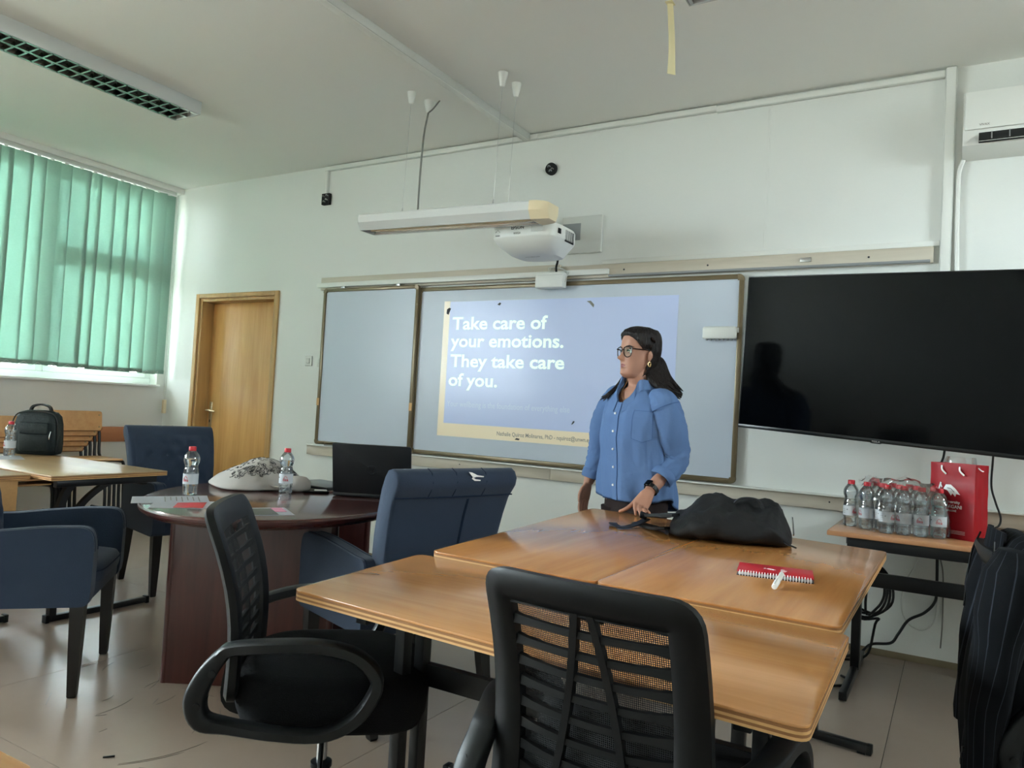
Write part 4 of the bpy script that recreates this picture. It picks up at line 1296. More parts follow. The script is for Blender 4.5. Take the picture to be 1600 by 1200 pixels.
# ---- mesh office chairs
def office_chair(label):
    r = thing('office_chair', label, 'chair', group='black mesh office chairs')
    def yb(x, z):
        t = max(0.0, (z-0.50)/0.42)
        return -0.215-0.075*t-0.03*sin(pi*min(1, t))*-1.0+0.45*x*x
    out = rounded([(-0.212, 0.47), (0.212, 0.47), (0.204, 0.93), (-0.204, 0.93)], 0.055, 6)
    dens = []
    for i in range(len(out)):
        p, q = out[i], out[(i+1) % len(out)]
        L = sqrt((p[0]-q[0])**2+(p[1]-q[1])**2)
        n = max(1, int(L/0.04))
        for k in range(n):
            dens.append((p[0]+(q[0]-p[0])*k/n, p[1]+(q[1]-p[1])*k/n))
    cen = (0, 0.71)
    rr = []
    for x_, z_ in dens:
        wd = 0.052
        d = Vector((max(-0.148, min(0.148, x_))-x_, max(0.525, min(0.872, z_))-z_))
        d = d/wd if d.length > 1e-6 else Vector((0, 0))
        xi, zi = x_+d.x*wd, z_+d.y*wd
        ring = []
        for (px, pz, dy) in ((x_, z_, 0.0), (x_, z_, -0.018), (x_+d.x*0.012, z_+d.y*0.012, -0.026), (x_+d.x*0.040, z_+d.y*0.040, -0.026), (xi, zi, -0.016), (xi, zi, 0.004), (x_+d.x*0.02, z_+d.y*0.02, 0.008)):
            ring.append((px, yb(px, pz)+dy, pz))
        rr.append(ring)
    b = MB(); b.loft(rr, loop=True); fo = b.obj('back_frame', M['black'], r, 50)
    # net
    def nf(u, v):
        z_ = 0.51+0.385*v
        hw = 0.15+0.01*(z_-0.5)/0.425
        x_ = (u*2-1)*hw
        return (x_, yb(x_, z_)+0.004, z_)
    b = MB(); b.grid(nf, 12, 14); b.obj('net', M['net'], r, 80)
    # lattice: slats and the two splayed posts
    for k in range(9):
        z_ = 0.560+0.0395*k
        hw = 0.145+0.01*(z_-0.5)/0.425
        sag = 0.012*(1-k/9)
        b = MB(); rr = []
        for j in range(11):
            u = j/5-1
            x_ = u*hw
            zz = z_-sag*(1-u*u)
            y_ = yb(x_, zz)-0.006
            hh = 0.0075+0.004*abs(u)**6
            rr.append([(x_, y_, zz-hh), (x_, y_, zz+hh), (x_, y_-0.008, zz+hh*0.8), (x_, y_-0.008, zz-hh*0.8)])
        b.loft(rr); b.obj('slat', M['black'], r, 50)
    for sx in (-1, 1):
        b = MB(); rr = []
        for j in range(9):
            t = j/8
            z_ = 0.53+0.355*t
            x_ = sx*(0.075-0.062*t)
            y_ = yb(x_, z_)-0.006
            rr.append([(x_-0.009, y_, z_), (x_+0.009, y_, z_), (x_+0.007, y_-0.011, z_), (x_-0.007, y_-0.011, z_)])
        b.loft(rr); b.obj('post', M['black'], r, 50)
    b = MB(); b.box((0, yb(0, 0.84)+0.008, 0.865), (0.05, 0.003, 0.02), 0.001); b.obj('woven_tag', M['black_grey'], r)
    # seat
    rings = []
    for z_, k in ((0.405, 0.86), (0.42, 0.94), (0.45, 0.985), (0.495, 1.0), (0.515, 0.985), (0.53, 0.93), (0.538, 0.8), (0.541, 0.45)):
        rr = []
        for x_, y_ in sellipse(0.245*k, 0.245*k, 3.4, 40):
            rr.append((x_, y_+0.025, z_-max(0, y_-0.1)*0.16))
        rings.append(rr)
    b = MB(); b.loft(rings); b.obj('seat', M['seatfab'], r, 60)
    b = MB(); b.box((0, 0.0, 0.42), (0.26, 0.28, 0.03), 0.012); b.box((0, -0.02, 0.395), (0.14, 0.2, 0.035), 0.01); b.obj('mechanism', M['black'], r)
    # back carrier: from mechanism up to the frame
    b = MB(); b.tube([(0, -0.05, 0.405), (0, -0.18, 0.40), (0, -0.245, 0.43), (0, -0.235, 0.54)], 1.0, smooth=5, sect=[(-0.05, -0.012), (0.05, -0.012), (0.05, 0.012), (-0.05, 0.012)], up=(1, 0, 0)); b.obj('back_carrier', M['black'], r)
    # loop arms
    path = [(-0.20, 0.618), (-0.11, 0.635), (0.0, 0.636), (0.085, 0.615), (0.135, 0.565), (0.125, 0.515), (0.085, 0.465), (0.02, 0.435), (-0.08, 0.437), (-0.2, 0.440), (-0.262, 0.452), (-0.278, 0.50), (-0.258, 0.555), (-0.225, 0.60)]
    for sx in (-1, 1):
        pts = []
        for i, (y_, z_) in enumerate(path):
            x_ = 0.272 if y_ > -0.1 else 0.272-0.045*min(1, (-0.1-y_)/0.12)
            pts.append((sx*x_, y_, z_))
        wd = [1, 1, 1, 1.05, 1.1, 1.1, 1.05, 0.9, 0.85, 1, 1.5, 1.8, 1.6, 1.2]
        b = MB()
        P = [Vector(p) for p in pts]
        m = len(P)
        rr = []
        for i in range(m):
            for q in range(5):
                t = q/5
                p0, p1, p2, p3 = P[i-1], P[i], P[(i+1) % m], P[(i+2) % m]
                c = 0.5*((2*p1)+(p2-p0)*t+(2*p0-5*p1+4*p2-p3)*t*t+(3*p1-p0-3*p2+p3)*t**3)
                dtan = (0.5*((p2-p0)+2*(2*p0-5*p1+4*p2-p3)*t+3*(3*p1-p0-3*p2+p3)*t*t)).normalized()
                nn = Vector((1, 0, 0)).cross(dtan).normalized()
                h = 0.0135*(wd[i]*(1-t)+wd[(i+1) % m]*t)
                rr.append([c+Vector((a, 0, 0))+nn*bb*h for a, bb in ((-0.024, -0.7), (-0.018, -1), (0.018, -1), (0.024, -0.7), (0.024, 0.7), (0.018, 1), (-0.018, 1), (-0.024, 0.7))])
        b.loft(rr, loop=True); ao = b.obj('arm_loop', M['black_grey'], r, 50)
        for y_, z_ in ((-0.27, 0.49), (-0.24, 0.565)):
            b = MB(); b.cyl((sx*0.225, y_-0.02, z_), (sx*0.232, y_-0.031, z_), 0.0085, n=12); b.cyl((sx*0.24, y_, z_), (sx*0.256, y_, z_), 0.0085, n=12); b.obj('screw_cap', M['hole'], ao)
    b = MB(); b.cyl((0, 0, 0.20), (0, 0, 0.40), 0.014); b.obj('gas_column', M['chrome'], r)
    b = MB(); b.lathe([(0.030, 0.09), (0.028, 0.20), (0.024, 0.235), (0.028, 0.238), (0.028, 0.25), (0.015, 0.252)], (0, 0, 0), 20); b.obj('column_sleeve', M['black'], r)
    b = MB(); b.tube([(0.05, 0.0, 0.405), (0.16, 0.01, 0.39), (0.2, 0.012, 0.35), (0.235, 0.015, 0.32)], 0.006, 8, 4); b.tube([(0.225, 0.0145, 0.327), (0.27, 0.018, 0.30)], [0.011, 0.009], 8); b.obj('height_lever', M['black'], r)
    for k in range(5):
        a = 2*pi*k/5+0.3
        c, s_ = cos(a), sin(a)
        b = MB(); b.tube([(0.02*c, 0.02*s_, 0.105), (0.16*c, 0.16*s_, 0.10), (0.29*c, 0.29*s_, 0.072)], [1.0, 0.85, 0.6], sect=[(-0.022, -0.026), (0.022, -0.02), (0.022, 0.02), (-0.022, 0.026)], up=(0, 0, 1)); lo_ = b.obj('base_leg', M['black'], r)
        b = MB(); b.cyl((0.285*c, 0.285*s_, 0.04), (0.285*c, 0.285*s_, 0.075), 0.008)
        for q in (-1, 1):
            p = Vector((0.285*c-0.0, 0.285*s_, 0.026)); d = Vector((-s_, c, 0))
            b.cyl(p+d*(q*0.006), p+d*(q*0.024), 0.025, n=16)
        b.obj('caster', M['black'], lo_)
    return r
oc = office_chair('black mesh office chair seen from the side beside the oval table')
oc2 = dup(oc, (-0.52, 1.455, 0), -0.04, 'black mesh office chair in the foreground, back towards us')
oc3 = dup(oc, (0.37, 2.35, 0), -1.45, 'black office chair under the pinstripe jacket at the right edge')
oc.location = (-1.43, 1.53, 0); oc.rotation_euler = (0, 0, atan2(-0.78, 0.63))

# ---- stacked plywood school chairs by the window
def school_chair(label, group):
    r = thing('school_chair', label, 'chair', group=group)
    b = MB()
    rr = []
    for j in range(9):
        u = j/4-1
        x_ = 0.2*u
        y_ = -0.20-0.02*(1-u*u)
        rr.append([(x_, y_, 0.66), (x_, y_-0.012, 0.655), (x_, y_-0.03, 0.82), (x_, y_-0.018, 0.825)])
    # rounded-corner backrest panel
    pts = rrect(0.42, 0.165, 0.025, 4)
    lo = [(x_, -0.185-0.06*(1-(x_/0.21)**2)*0.3-0.1*(z_+0.08), 0.742+z_) for x_, z_ in pts]
    hi = [(x_, y_-0.010, z_) for x_, y_, z_ in lo]
    b.loft([lo, hi]); b.obj('backrest', M['chairply'], r, 40)
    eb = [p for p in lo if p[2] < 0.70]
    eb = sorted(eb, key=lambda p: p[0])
    b = MB(); b.tube([(x_, y_+0.0005, z_-0.001) for x_, y_, z_ in eb], 0.0042, 6); b.obj('shade_strip', M['ply2'], r)  # dark strip drawn as the shadow line between stacked backrests
    for sx in (-1, 1):
        for dz in (-0.05, 0.05):
            b = MB(); b.cyl((sx*0.185, -0.178-0.1*(dz+0.08), 0.742+dz), (sx*0.185, -0.186-0.1*(dz+0.08), 0.742+dz), 0.006, n=8); b.obj('rivet', M['brass'], r)
    b = MB(); b.prism(rrect(0.40, 0.38, 0.05, 4), 0.435, 0.447, 0.003); b.obj('seat', M['chairply'], r)
    for sx in (-1, 1):
        x_ = sx*0.2
        b = MB(); b.tube([(x_, -0.245, 0.79), (x_, -0.20, 0.62), (x_, -0.16, 0.43), (x_, 0.1, 0.425), (x_, 0.17, 0.40), (x_, 0.19, 0.2), (x_, 0.2, 0.03), (x_, 0.15, 0.012), (x_, -0.24, 0.012)], 0.0125, 8, 4); b.obj('tube_frame', M['blackmetal'], r)
    b = MB(); b.tube([(-0.2, 0.0, 0.425), (0.2, 0.0, 0.425)], 0.01, 8); b.obj('cross_tube', M['blackmetal'], r)
    return r
kinds = ['topmost plywood school chair of the stack behind the backpack', 'second plywood school chair down in the stack behind the backpack', 'third plywood school chair down in the stack behind the backpack',
         'fourth plywood school chair down in the stack behind the backpack', 'bottom plywood school chair of the stack behind the backpack']
sc0 = None
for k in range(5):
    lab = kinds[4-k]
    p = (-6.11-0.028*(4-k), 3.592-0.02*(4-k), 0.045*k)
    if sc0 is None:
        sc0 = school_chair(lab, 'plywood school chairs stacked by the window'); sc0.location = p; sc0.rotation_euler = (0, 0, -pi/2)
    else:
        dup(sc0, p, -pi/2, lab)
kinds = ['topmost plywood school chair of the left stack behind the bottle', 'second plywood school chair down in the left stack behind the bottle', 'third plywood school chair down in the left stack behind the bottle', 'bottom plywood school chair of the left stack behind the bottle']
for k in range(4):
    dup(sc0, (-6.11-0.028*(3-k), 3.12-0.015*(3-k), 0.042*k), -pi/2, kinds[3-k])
# ================================================================== small things
from mathutils import noise as NZ
def nz(p, s, a, seed=0.0):
    return a*NZ.noise(Vector((p[0]*s+seed, p[1]*s-seed*1.7, p[2]*s+seed*0.6)))
def soft(fn_rings, seed=0.0, s1=9, a1=0.012, s2=26, a2=0.004):
    """wrinkle a list of rings along their outward direction"""
    out = []
    for r in fn_rings:
        c = sum((Vector(p) for p in r), Vector())/len(r)
        rr = []
        for p in r:
            p = Vector(p)
            d = (p-c)
            d = d.normalized() if d.length > 1e-6 else Vector((0, 0, 1))
            rr.append(p+d*(nz(p, s1, a1, seed)+nz(p, s2, a2, seed+3)))
        out.append(rr)
    return out

# ---- water bottles
def wrap_text(o, R, phi, z):
    for v in o.data.vertices:
        a = phi+v.co.x/R
        rr = R-v.co.y
        v.co = Vector((rr*sin(a), -rr*cos(a), z+v.co.z))
def water_bottle(label, group, full=True):
    r = thing('water_bottle', label, 'bottle', group=group)
    prof = [(0.0, 0.003), (0.018, 0.002), (0.026, 0.0), (0.0305, 0.006), (0.0318, 0.016), (0.0305, 0.022), (0.0318, 0.028), (0.0305, 0.034), (0.0318, 0.042), (0.0322, 0.05), (0.0322, 0.096),
            (0.0318, 0.102), (0.030, 0.108), (0.031, 0.113), (0.0285, 0.12), (0.0272, 0.128), (0.0285, 0.136), (0.0325, 0.146), (0.0342, 0.157), (0.0335, 0.168), (0.029, 0.18), (0.021, 0.191), (0.0145, 0.199), (0.0132, 0.203), (0.0132, 0.211)]
    b = MB(); b.lathe(prof, n=28, cap=False); b.obj('bottle_body', M['bottle'], r, 60)
    wp = [(0.0, 0.005)]+[(max(0.001, q-0.0012), z+0.001) for q, z in prof[1:-6] if z < 0.16]
    wp += [(wp[-1][0], wp[-1][1]+0.002), (0.0, wp[-1][1]+0.0021)]
    b = MB(); b.lathe(wp, n=24, cap=False); b.obj('water', M['water'], r, 60)
    b = MB(); b.lathe([(0.0326, 0.05), (0.0326, 0.096), (0.0323, 0.096), (0.0323, 0.05)], n=32, cap=False)
    lb = b.obj('paper_label', M['label'], r)
    t = text('dea', lb, M['brandred'], (-0.013, 0, 0.0), (1, 0, 0), (0, 0, 1), 0.026, 0.0135, 0.012, 0.0003); wrap_text(t, 0.0328, 0.25, 0.062)
    b = MB(); b.tube([(0.0329*sin(0.25+a), -0.0329*cos(0.25+a), 0.083-0.9*(a+0.02)**2*0.1+0.002*cos(a*9)) for a in (-0.35, -0.2, -0.05, 0.1, 0.25)], 0.0009, 5); b.obj('label_roof', M['brandred'], lb)
    b = MB(); b.tube([(0.0329*sin(-0.85), -0.0329*cos(-0.85), 0.076), (0.0331*sin(-0.82), -0.0331*cos(-0.82), 0.08)], 0.002, 6); b.obj('label_spot', M['ink'], lb)
    for k in range(3):
        b = MB(); b.tube([(0.0327*sin(a), -0.0327*cos(a), 0.062+0.008*k) for a in (-1.6, -1.45, -1.3, -1.15)], 0.0008, 4); b.obj('label_print', M['inkg'], lb)
    b = MB(); b.lathe([(0.0, 0.198), (0.0158, 0.198), (0.016, 0.201), (0.0158, 0.214), (0.0145, 0.2165), (0.0, 0.217)], n=24, cap=False); b.obj('cap', M['redcap'], r, 40)
    b = MB(); b.lathe([(0.0138, 0.194), (0.0172, 0.195), (0.0172, 0.197), (0.0138, 0.198)], n=20, cap=False); b.obj('neck_ring', M['bottle'], r)
    return r
GB = 'small water bottles with red caps'
bt = water_bottle('water bottle on the oval table at left, before the blue armchair', GB)
bt.location = (-2.955, 2.21, 0.7502)
dup(bt, (-2.765, 2.595, 0.7502), 0.5, 'water bottle on the oval table in front of the white canvas bag')
dup(bt, (-2.60, 3.06, 0.7502), 0.2, 'water bottle hidden behind the open laptop, its red cap showing')
dup(bt, (-5.09, 2.49, 0.7502), -0.4, 'water bottle on the window desk left of the green-black backpack')
dup(bt, (-0.425, 3.945, 0.7502), 0.5, 'water bottle standing alone at the left end of the side table')
pk = [(-0.262, 3.825), (-0.194, 3.832), (-0.126, 3.842), (-0.058, 3.868),
      (-0.352, 3.90), (-0.285, 3.905), (-0.217, 3.90), (-0.149, 3.912), (-0.081, 3.938),
      (-0.318, 3.972), (-0.250, 3.972), (-0.182, 3.982)]
names = ['front row of the shrink pack, leftmost bottle', 'front row of the shrink pack, second bottle from left', 'front row of the shrink pack, third bottle from left', 'front row of the shrink pack, bottle beside the red bag',
         'second row of the shrink pack, bottle next to the lone bottle', 'second row of the shrink pack, second bottle from left', 'second row of the shrink pack, middle bottle', 'second row of the shrink pack, fourth bottle from left', 'second row of the shrink pack, bottle nearest the red bag',
         'back row of the shrink pack, leftmost bottle', 'back row of the shrink pack, middle bottle', 'back row of the shrink pack, bottle nearest the red bag']
for (x_, y_), nm, a in zip(pk, names, [0.9, -0.9, -0.2, 0.0, -1.0, 0.55, 1, 2, 3, 2, 1, 0.5]):
    dup(bt, (x_, y_, 0.7502), a-0.15, nm+', red cap', 'water bottles in the shrink pack')
# torn shrink film around the pack
hull = rounded([(-0.305, 3.782), (-0.02, 3.80), (-0.012, 3.91), (-0.11, 4.02), (-0.36, 4.018), (-0.40, 3.90), (-0.375, 3.855)], 0.03, 5)
hull2 = []
for i in range(len(hull)):
    p, q = Vector(hull[i]), Vector(hull[(i+1) % len(hull)])
    n = max(1, int((q-p).length/0.012))
    hull2 += [p+(q-p)*k/n for k in range(n)]
fc = Vector((-0.2, 3.9))
b = MB(); rings = []
for k in range(17):
    t = k/16
    z_ = 0.003+0.225*t
    s_ = 1.0 if t < 0.62 else 1.0-0.34*((t-0.62)/0.38)**1.6
    ring = []
    for p in hull2:
        d = p-fc
        q = fc+d*s_
        w_ = nz((q.x, q.y, z_), 22, 0.010, 2.0)+nz((q.x, q.y, z_), 60, 0.005, 5.0)
        dn_ = d.normalized()
        lift = (nz((q.x, q.y, 0), 14, 0.03, 8.0)+0.004) if t > 0.9 else 0
        ring.append((q.x+dn_.x*max(-0.001, w_)-(-0.2), q.y+dn_.y*max(-0.001, w_)-3.9, z_+max(0, lift)))
    rings.append(ring)
b.loft(rings, cap=False)
fo = b.obj('shrink_film', M['film'], None, 35)
fo.location = (-0.2, 3.9, 0.7502)
tag(fo, 'torn clear shrink film wrapped around the pack of bottles', 'plastic film')
b = MB(); rr = []
for k in range(9):
    t = k/8
    rr.append([(-0.06+0.12*u+nz((u, t, 0), 5, 0.02, 1), 0.01+nz((u, t, 1), 4, 0.03, 4), 0.205+0.06*t*(1-0.6*abs(u*2-1))+nz((u, t, 2), 6, 0.012, 6)) for u in [j/10 for j in range(11)]])
b.loft(rr, cap=False, closed=False); b.obj('film_flap', M['film'], fo, 30)
b = MB(); rr = []
for k in range(7):
    t = k/6
    rr.append([(-0.19+0.08*u+nz((u, t, 0), 5, 0.02, 11), 0.02+nz((u, t, 1), 4, 0.03, 14), 0.20+0.05*t*(1-0.6*abs(u*2-1))+nz((u, t, 2), 6, 0.012, 16)) for u in [j/8 for j in range(9)]])
b.loft(rr, cap=False, closed=False); b.obj('film_flap', M['film'], fo, 30)

# ---- red paper bag
rb = thing('paper_bag', 'red paper carrier bag with white emblem on the side table', 'bag', (0.075, 3.86, 0.7502))
U = Vector((-0.86, 0.51, 0)); V_ = Vector((0.51, 0.86, 0))
def bag_panel(nm, a, c, bulge, h=0.33):
    a, c = Vector(a), Vector(c)
    d = (c-a)
    n_ = Vector((d.y, -d.x, 0)).normalized()
    def fn(u, v):
        e = 4*u*(1-u)*v
        return a+d*u+n_*(bulge*e)+Vector((0, 0, h*v))+n_*nz((u*2, v*3, 0), 2, 0.003, 1)
    b = MB(); b.grid(fn, 12, 16)
    bmesh.ops.solidify(b.bm, geom=list(b.bm.faces), thickness=0.0008)
    return b.obj(nm, M['red'], rb, 50)
P0 = Vector((0, 0, 0)); P1 = U*0.2; P2 = U*0.2+V_*0.1; P3 = V_*0.1
bag_panel('front_panel', P0, P1, -0.004)
bag_panel('back_panel', P2, P3, -0.004)
g1 = bag_panel('gusset', P3, P0, 0.004)
bag_panel('gusset', P1, P2, 0.006)
b = MB(); b.box((P0+P2)/2+Vector((0, 0, 0.001)), (0.19, 0.09, 0.002), rot=Matrix.Rotation(atan2(U.y, U.x), 3, 'Z')); b.obj('bag_base', M['red'], rb)
FN = Vector((-0.51, -0.86, 0))      # outward normal of the printed side
def fp(s, z, o=0.002): return P1+(-U)*s+FN*(o+0.003)+Vector((0, 0, z))
for s in (0.055, 0.135):
    b = MB(); b.tube([fp(s, 0.318, 0.004), fp(s+0.006, 0.30, 0.012), fp(s+0.022, 0.282, 0.006)], 0.0035, 8, 3); b.obj('rope_handle', M['whiteink'], rb)
b = MB(); b.tube([P3*0.2+Vector((0.0, -0.004, 0.318)), P3*0.35+Vector((0.004, -0.006, 0.308)), P3*0.5+Vector((0.004, -0.004, 0.305))], 0.003, 6, 3); b.obj('rope_handle', M['whiteink'], rb)
def emblem(par, O, X, Y, k, m, wing=True):
    """white open-wing emblem with a pointed fold at its left"""
    def P(x, y, dz=0.0008): return O+X*(x*k)+Y*(y*k)+X.cross(Y)*dz
    b = MB()
    for poly in ([(-0.5, -0.1), (-0.36, 0.42), (-0.28, 0.36), (-0.4, -0.1)], [(-0.36, 0.42), (-0.22, 0.1), (-0.27, 0.05), (-0.38, 0.3)],
                 [(-0.15, 0.0), (0.0, 0.28), (0.3, 0.3), (0.62, 0.05), (0.9, -0.28), (0.66, -0.24), (0.6, -0.42), (0.42, -0.22), (0.34, -0.38), (0.12, -0.08)]):
        n = len(poly)
        b.faces([P(x, y, 0) for x, y in poly]+[P(x, y) for x, y in poly], [list(range(n)), list(range(2*n-1, n-1, -1))]+[[i, (i+1) % n, n+(i+1) % n, n+i] for i in range(n)])
    o = b.obj('emblem', m, par)
    o['kind'] = 'stuff'
    if wing:
        b = MB(); b.tube([P(0.1, 0.08, 0.001), P(0.32, 0.06, 0.001), P(0.55, -0.15, 0.001)], 0.018*k, 5); b.obj('emblem_line', M['ink'], par)
emblem(rb, fp(0.075, 0.215), -U, Vector((0, 0, 1)), 0.072, M['whiteink'])
text('University', rb, M['whiteink'], fp(0.065, 0.155), -U, (0, 0, 1), 0.075, 0.012, 0.01, 0.0005)
text('FEHMI AGANI', rb, M['whiteink'], fp(0.028, 0.133), -U, (0, 0, 1), 0.12, 0.015, 0.01, 0.0005)
text('GJAKOVË', rb, M['whiteink'], fp(0.075, 0.118), -U, (0, 0, 1), 0.05, 0.008, 0.0, 0.0005)
for k in range(3):
    b = MB(); b.tube([fp(0.10, 0.035-0.006*k, 0.0005), fp(0.165, 0.035-0.006*k, 0.0005)], 0.0007, 4); b.obj('small_print', M['whiteink'], rb)
# clear crumpled bag with bottle necks standing behind the red bag
cp = thing('plastic_sack', 'crumpled clear plastic sack behind the red paper bag', 'plastic bag', (0.02, 4.13, 0.7502))
rings = []
for k in range(14):
    t = k/13
    s_ = 0.06+0.015*sin(pi*t)-0.01*t
    rings.append([(s_*cos(a)*1.2, s_*sin(a)*0.8, 0.355*t) for a in [2*pi*j/28 for j in range(28)]])
b = MB(); b.loft(soft(rings, 4.0, 12, 0.02, 34, 0.008), cap=False); b.obj('sack_film', M['film'], cp, 30)

# ---- red spiral notebook and marker
ang = atan2(0.04, 0.218)
nb_ = thing('notebook', 'red spiral notebook with white emblem lying on the beech table', 'notebook', (-0.561, 2.344, 0.7502), ang)
plain_box('page_block', (0.004, 0.006, 0.002), (0.214, 0.148, 0.011), M['paper'], nb_)
plain_box('back_cover', (0, 0, 0), (0.218, 0.152, 0.002), M['ink'], nb_, 0.0005)
cv = plain_box('front_cover', (0, 0, 0.011), (0.218, 0.152, 0.0125), M['red'], nb_, 0.0005)
first = None
for k in range(26):
    if first is None:
        b = MB(); b.tube([(0, 0.008*cos(a)+0.002, 0.0065+0.0085*sin(a)) for a in [2*pi*j/12 for j in range(12)]], 0.0016, 5, loop=True)
        first = b.obj('spiral_loop', M['whiteink'], nb_); o = first
    else:
        o = first.copy(); COL.objects.link(o)
    o.location = (0.009+0.008*k, 0, 0)
emblem(cv, Vector((0.088, 0.085, 0.0127)), Vector((1, 0, 0)), Vector((0, 1, 0)), 0.026, M['whiteink'], False)
for k, (wd, yy) in enumerate(((0.012, 0.105), (0.018, 0.09), (0.014, 0.075))):
    b = MB(); b.box((0.125+wd/2, yy-0.01, 0.0129), (wd, 0.006, 0.0006)); b.obj('cover_print', M['whiteink'], cv)
mk = thing('marker_pen', 'white marker pen lying against the red notebook spiral', 'pen', (-0.425, 2.215, 0.7585))
d = Vector((-0.006, 0.132, 0.013)); d.normalize()
b = MB(); b.tube([d*0.03, d*0.13], 0.0075, 14); b.obj('barrel', M['white'], mk)
b = MB(); b.tube([d*-0.004, d*0.0, d*0.05], [0.0065, 0.008, 0.0084], 14); b.obj('pen_cap', M['pvc'], mk)
b = MB(); b.tube([d*0.0+Vector((0, 0, 0.009)), d*0.045+Vector((0, 0, 0.010))], 0.0018, 6); b.obj('clip', M['white2'], mk)

# ---- black backpack flopped on the tables
bp = thing('backpack', 'black nylon backpack slumped on the tables beside the woman', 'backpack', (-0.76, 3.03, 0.7505))
def bp_rings():
    R = []
    # along X from the strap end (-) to the zip end (+); cross section in YZ
    spec = [(-0.235, 0.05, 0.045, 0.03), (-0.222, 0.12, 0.075, 0.02), (-0.19, 0.155, 0.10, 0.0), (-0.13, 0.175, 0.155, -0.005), (-0.06, 0.18, 0.17, 0.0), (0.01, 0.18, 0.165, 0.0), (0.07, 0.178, 0.15, 0.01),
            (0.13, 0.17, 0.155, 0.015), (0.165, 0.16, 0.14, 0.02), (0.195, 0.14, 0.095, 0.02), (0.22, 0.10, 0.05, 0.02), (0.23, 0.05, 0.03, 0.02)]
    for x_, hw, hh, yo in spec:
        ring = []
        for k in range(48):
            a = 2*pi*k/48
            c, s_ = cos(a), sin(a)
            yy = hw*math.copysign(abs(c)**0.75, c)
            zz = hh*0.5+hh*0.5*math.copysign(abs(s_)**(0.62), s_)
            # front edge (towards camera) lower, ridge sits behind
            kk = 0.5+0.5*max(-1, min(1, yy/hw))
            zz *= 0.60+0.45*kk
            if 0.30 < kk < 0.46 and s_ > 0: zz -= 0.012*(1-abs((kk-0.38)/0.08))
            ring.append((x_+0.02*zz/0.17, yo+yy, max(0.0, zz)))
        R.append(ring)
    return R
rg = bp_rings()
dense = []
for i in range(len(rg)-1):
    for q in range(3):
        t = q/3
        dense.append([Vector(a)*(1-t)+Vector(c)*t for a, c in zip(rg[i], rg[i+1])])
dense.append([Vector(p) for p in rg[-1]])
sd_ = soft(dense, 1.3, 9, 0.016, 26, 0.005)
for r_ in sd_:
    for p in r_:
        rd = 1-abs(NZ.noise(Vector((p.x*9+2, p.y*9, p.z*5+4))))
        p.z += 0.030*(rd**3-0.4)*min(1, p.z/0.05)
        p.y += 0.012*(rd**3-0.4)
for r_ in sd_:
    for p in r_:
        p.z = max(0.001, p.z)
b = MB(); b.loft(sd_); b.move(Matrix.Rotation(radians(12), 4, 'Z')); b.obj('bag_body', M['bagblack'], bp, 80)
def flat_strap(nm, pts, w_, th, m, par, up=(0, 0, 1), tw=None):
    b = MB(); b.tube(pts, 1.0, smooth=6, sect=[(-th, -w_), (th, -w_), (th, w_), (-th, w_)], up=up)
    return b.obj(nm, m, par, 40)
# zip lines on the body
def on_top(x, y):  # rough top surface height
    return 0.15
flat_strap('shoulder_strap', [(-0.20, -0.06, 0.075), (-0.27, -0.04, 0.065), (-0.33, 0.02, 0.05), (-0.36, 0.12, 0.035), (-0.30, 0.2, 0.04), (-0.2, 0.16, 0.06)], 0.03, 0.006, M['bagdark'], bp)
flat_strap('shoulder_strap', [(-0.20, -0.12, 0.03), (-0.27, -0.06, 0.012), (-0.34, 0.0, 0.008), (-0.40, 0.02, 0.012)], 0.028, 0.005, M['bagdark'], bp)
flat_strap('webbing', [(-0.36, 0.05, 0.03), (-0.38, -0.04, 0.012), (-0.405, -0.12, 0.006), (-0.45, -0.10, 0.012), (-0.475, -0.04, 0.008)], 0.017, 0.002, M['bagdark'], bp)
b = MB(); b.box((-0.37, 0.03, 0.045), (0.03, 0.05, 0.012), 0.003, rot=(0.3, 0.3, 0.4)); b.obj('buckle', M['black'], bp)
flat_strap('top_handle', [(0.0, 0.03, 0.13), (0.03, 0.04, 0.158), (0.09, 0.05, 0.158), (0.12, 0.05, 0.12)], 0.014, 0.004, M['bagdark'], bp)
flat_strap('zip_pull', [(0.205, -0.06, 0.03), (0.235, -0.07, 0.018), (0.265, -0.075, 0.01)], 0.005, 0.002, M['bagdark'], bp)
b = MB(); b.tube([(0.215, 0.10, 0.10), (0.228, 0.05, 0.075), (0.24, 0.0, 0.045)], 0.003, 6, 4); b.obj('zip', M['chrome'], bp)

# ---- pinstripe jacket hung over the chair on the right
jk = thing('jacket', 'dark pinstripe suit jacket hung over the office chair at right', 'jacket', (0.37-0.993*0.245, 2.35-0.12*0.245, 0.0), -1.45)
def jk_uv(co): return ((co.x+0.8*co.y)/0.031+0.25*co.z, co.z)
rings = []
# closed cloth shell wrapped over the chair back: outline in XY at each height
for z_, hw, d0, d1 in ((0.36, 0.235, -0.075, 0.03), (0.45, 0.235, -0.085, 0.03), (0.55, 0.225, -0.085, 0.03), (0.65, 0.215, -0.075, 0.035), (0.75, 0.21, -0.06, 0.04), (0.84, 0.205, -0.05, 0.045), (0.90, 0.205, -0.045, 0.045), (0.94, 0.19, -0.035, 0.04), (0.965, 0.14, -0.015, 0.03), (0.975, 0.08, 0.0, 0.02)):
    ring = []
    for k in range(64):
        a = 2*pi*k/64
        c, s_ = cos(a), sin(a)
        x_ = hw*math.copysign(abs(c)**0.6, c)
        y_ = (d0+d1)/2+(d1-d0)/2*math.copysign(abs(s_)**0.8, s_)
        # hanging folds
        f_ = 0.012*sin(x_*38+1.0)*max(0, (0.9-z_)/0.5)
        ring.append((x_, y_+f_, z_-0.5*x_*x_))
    rings.append(ring)
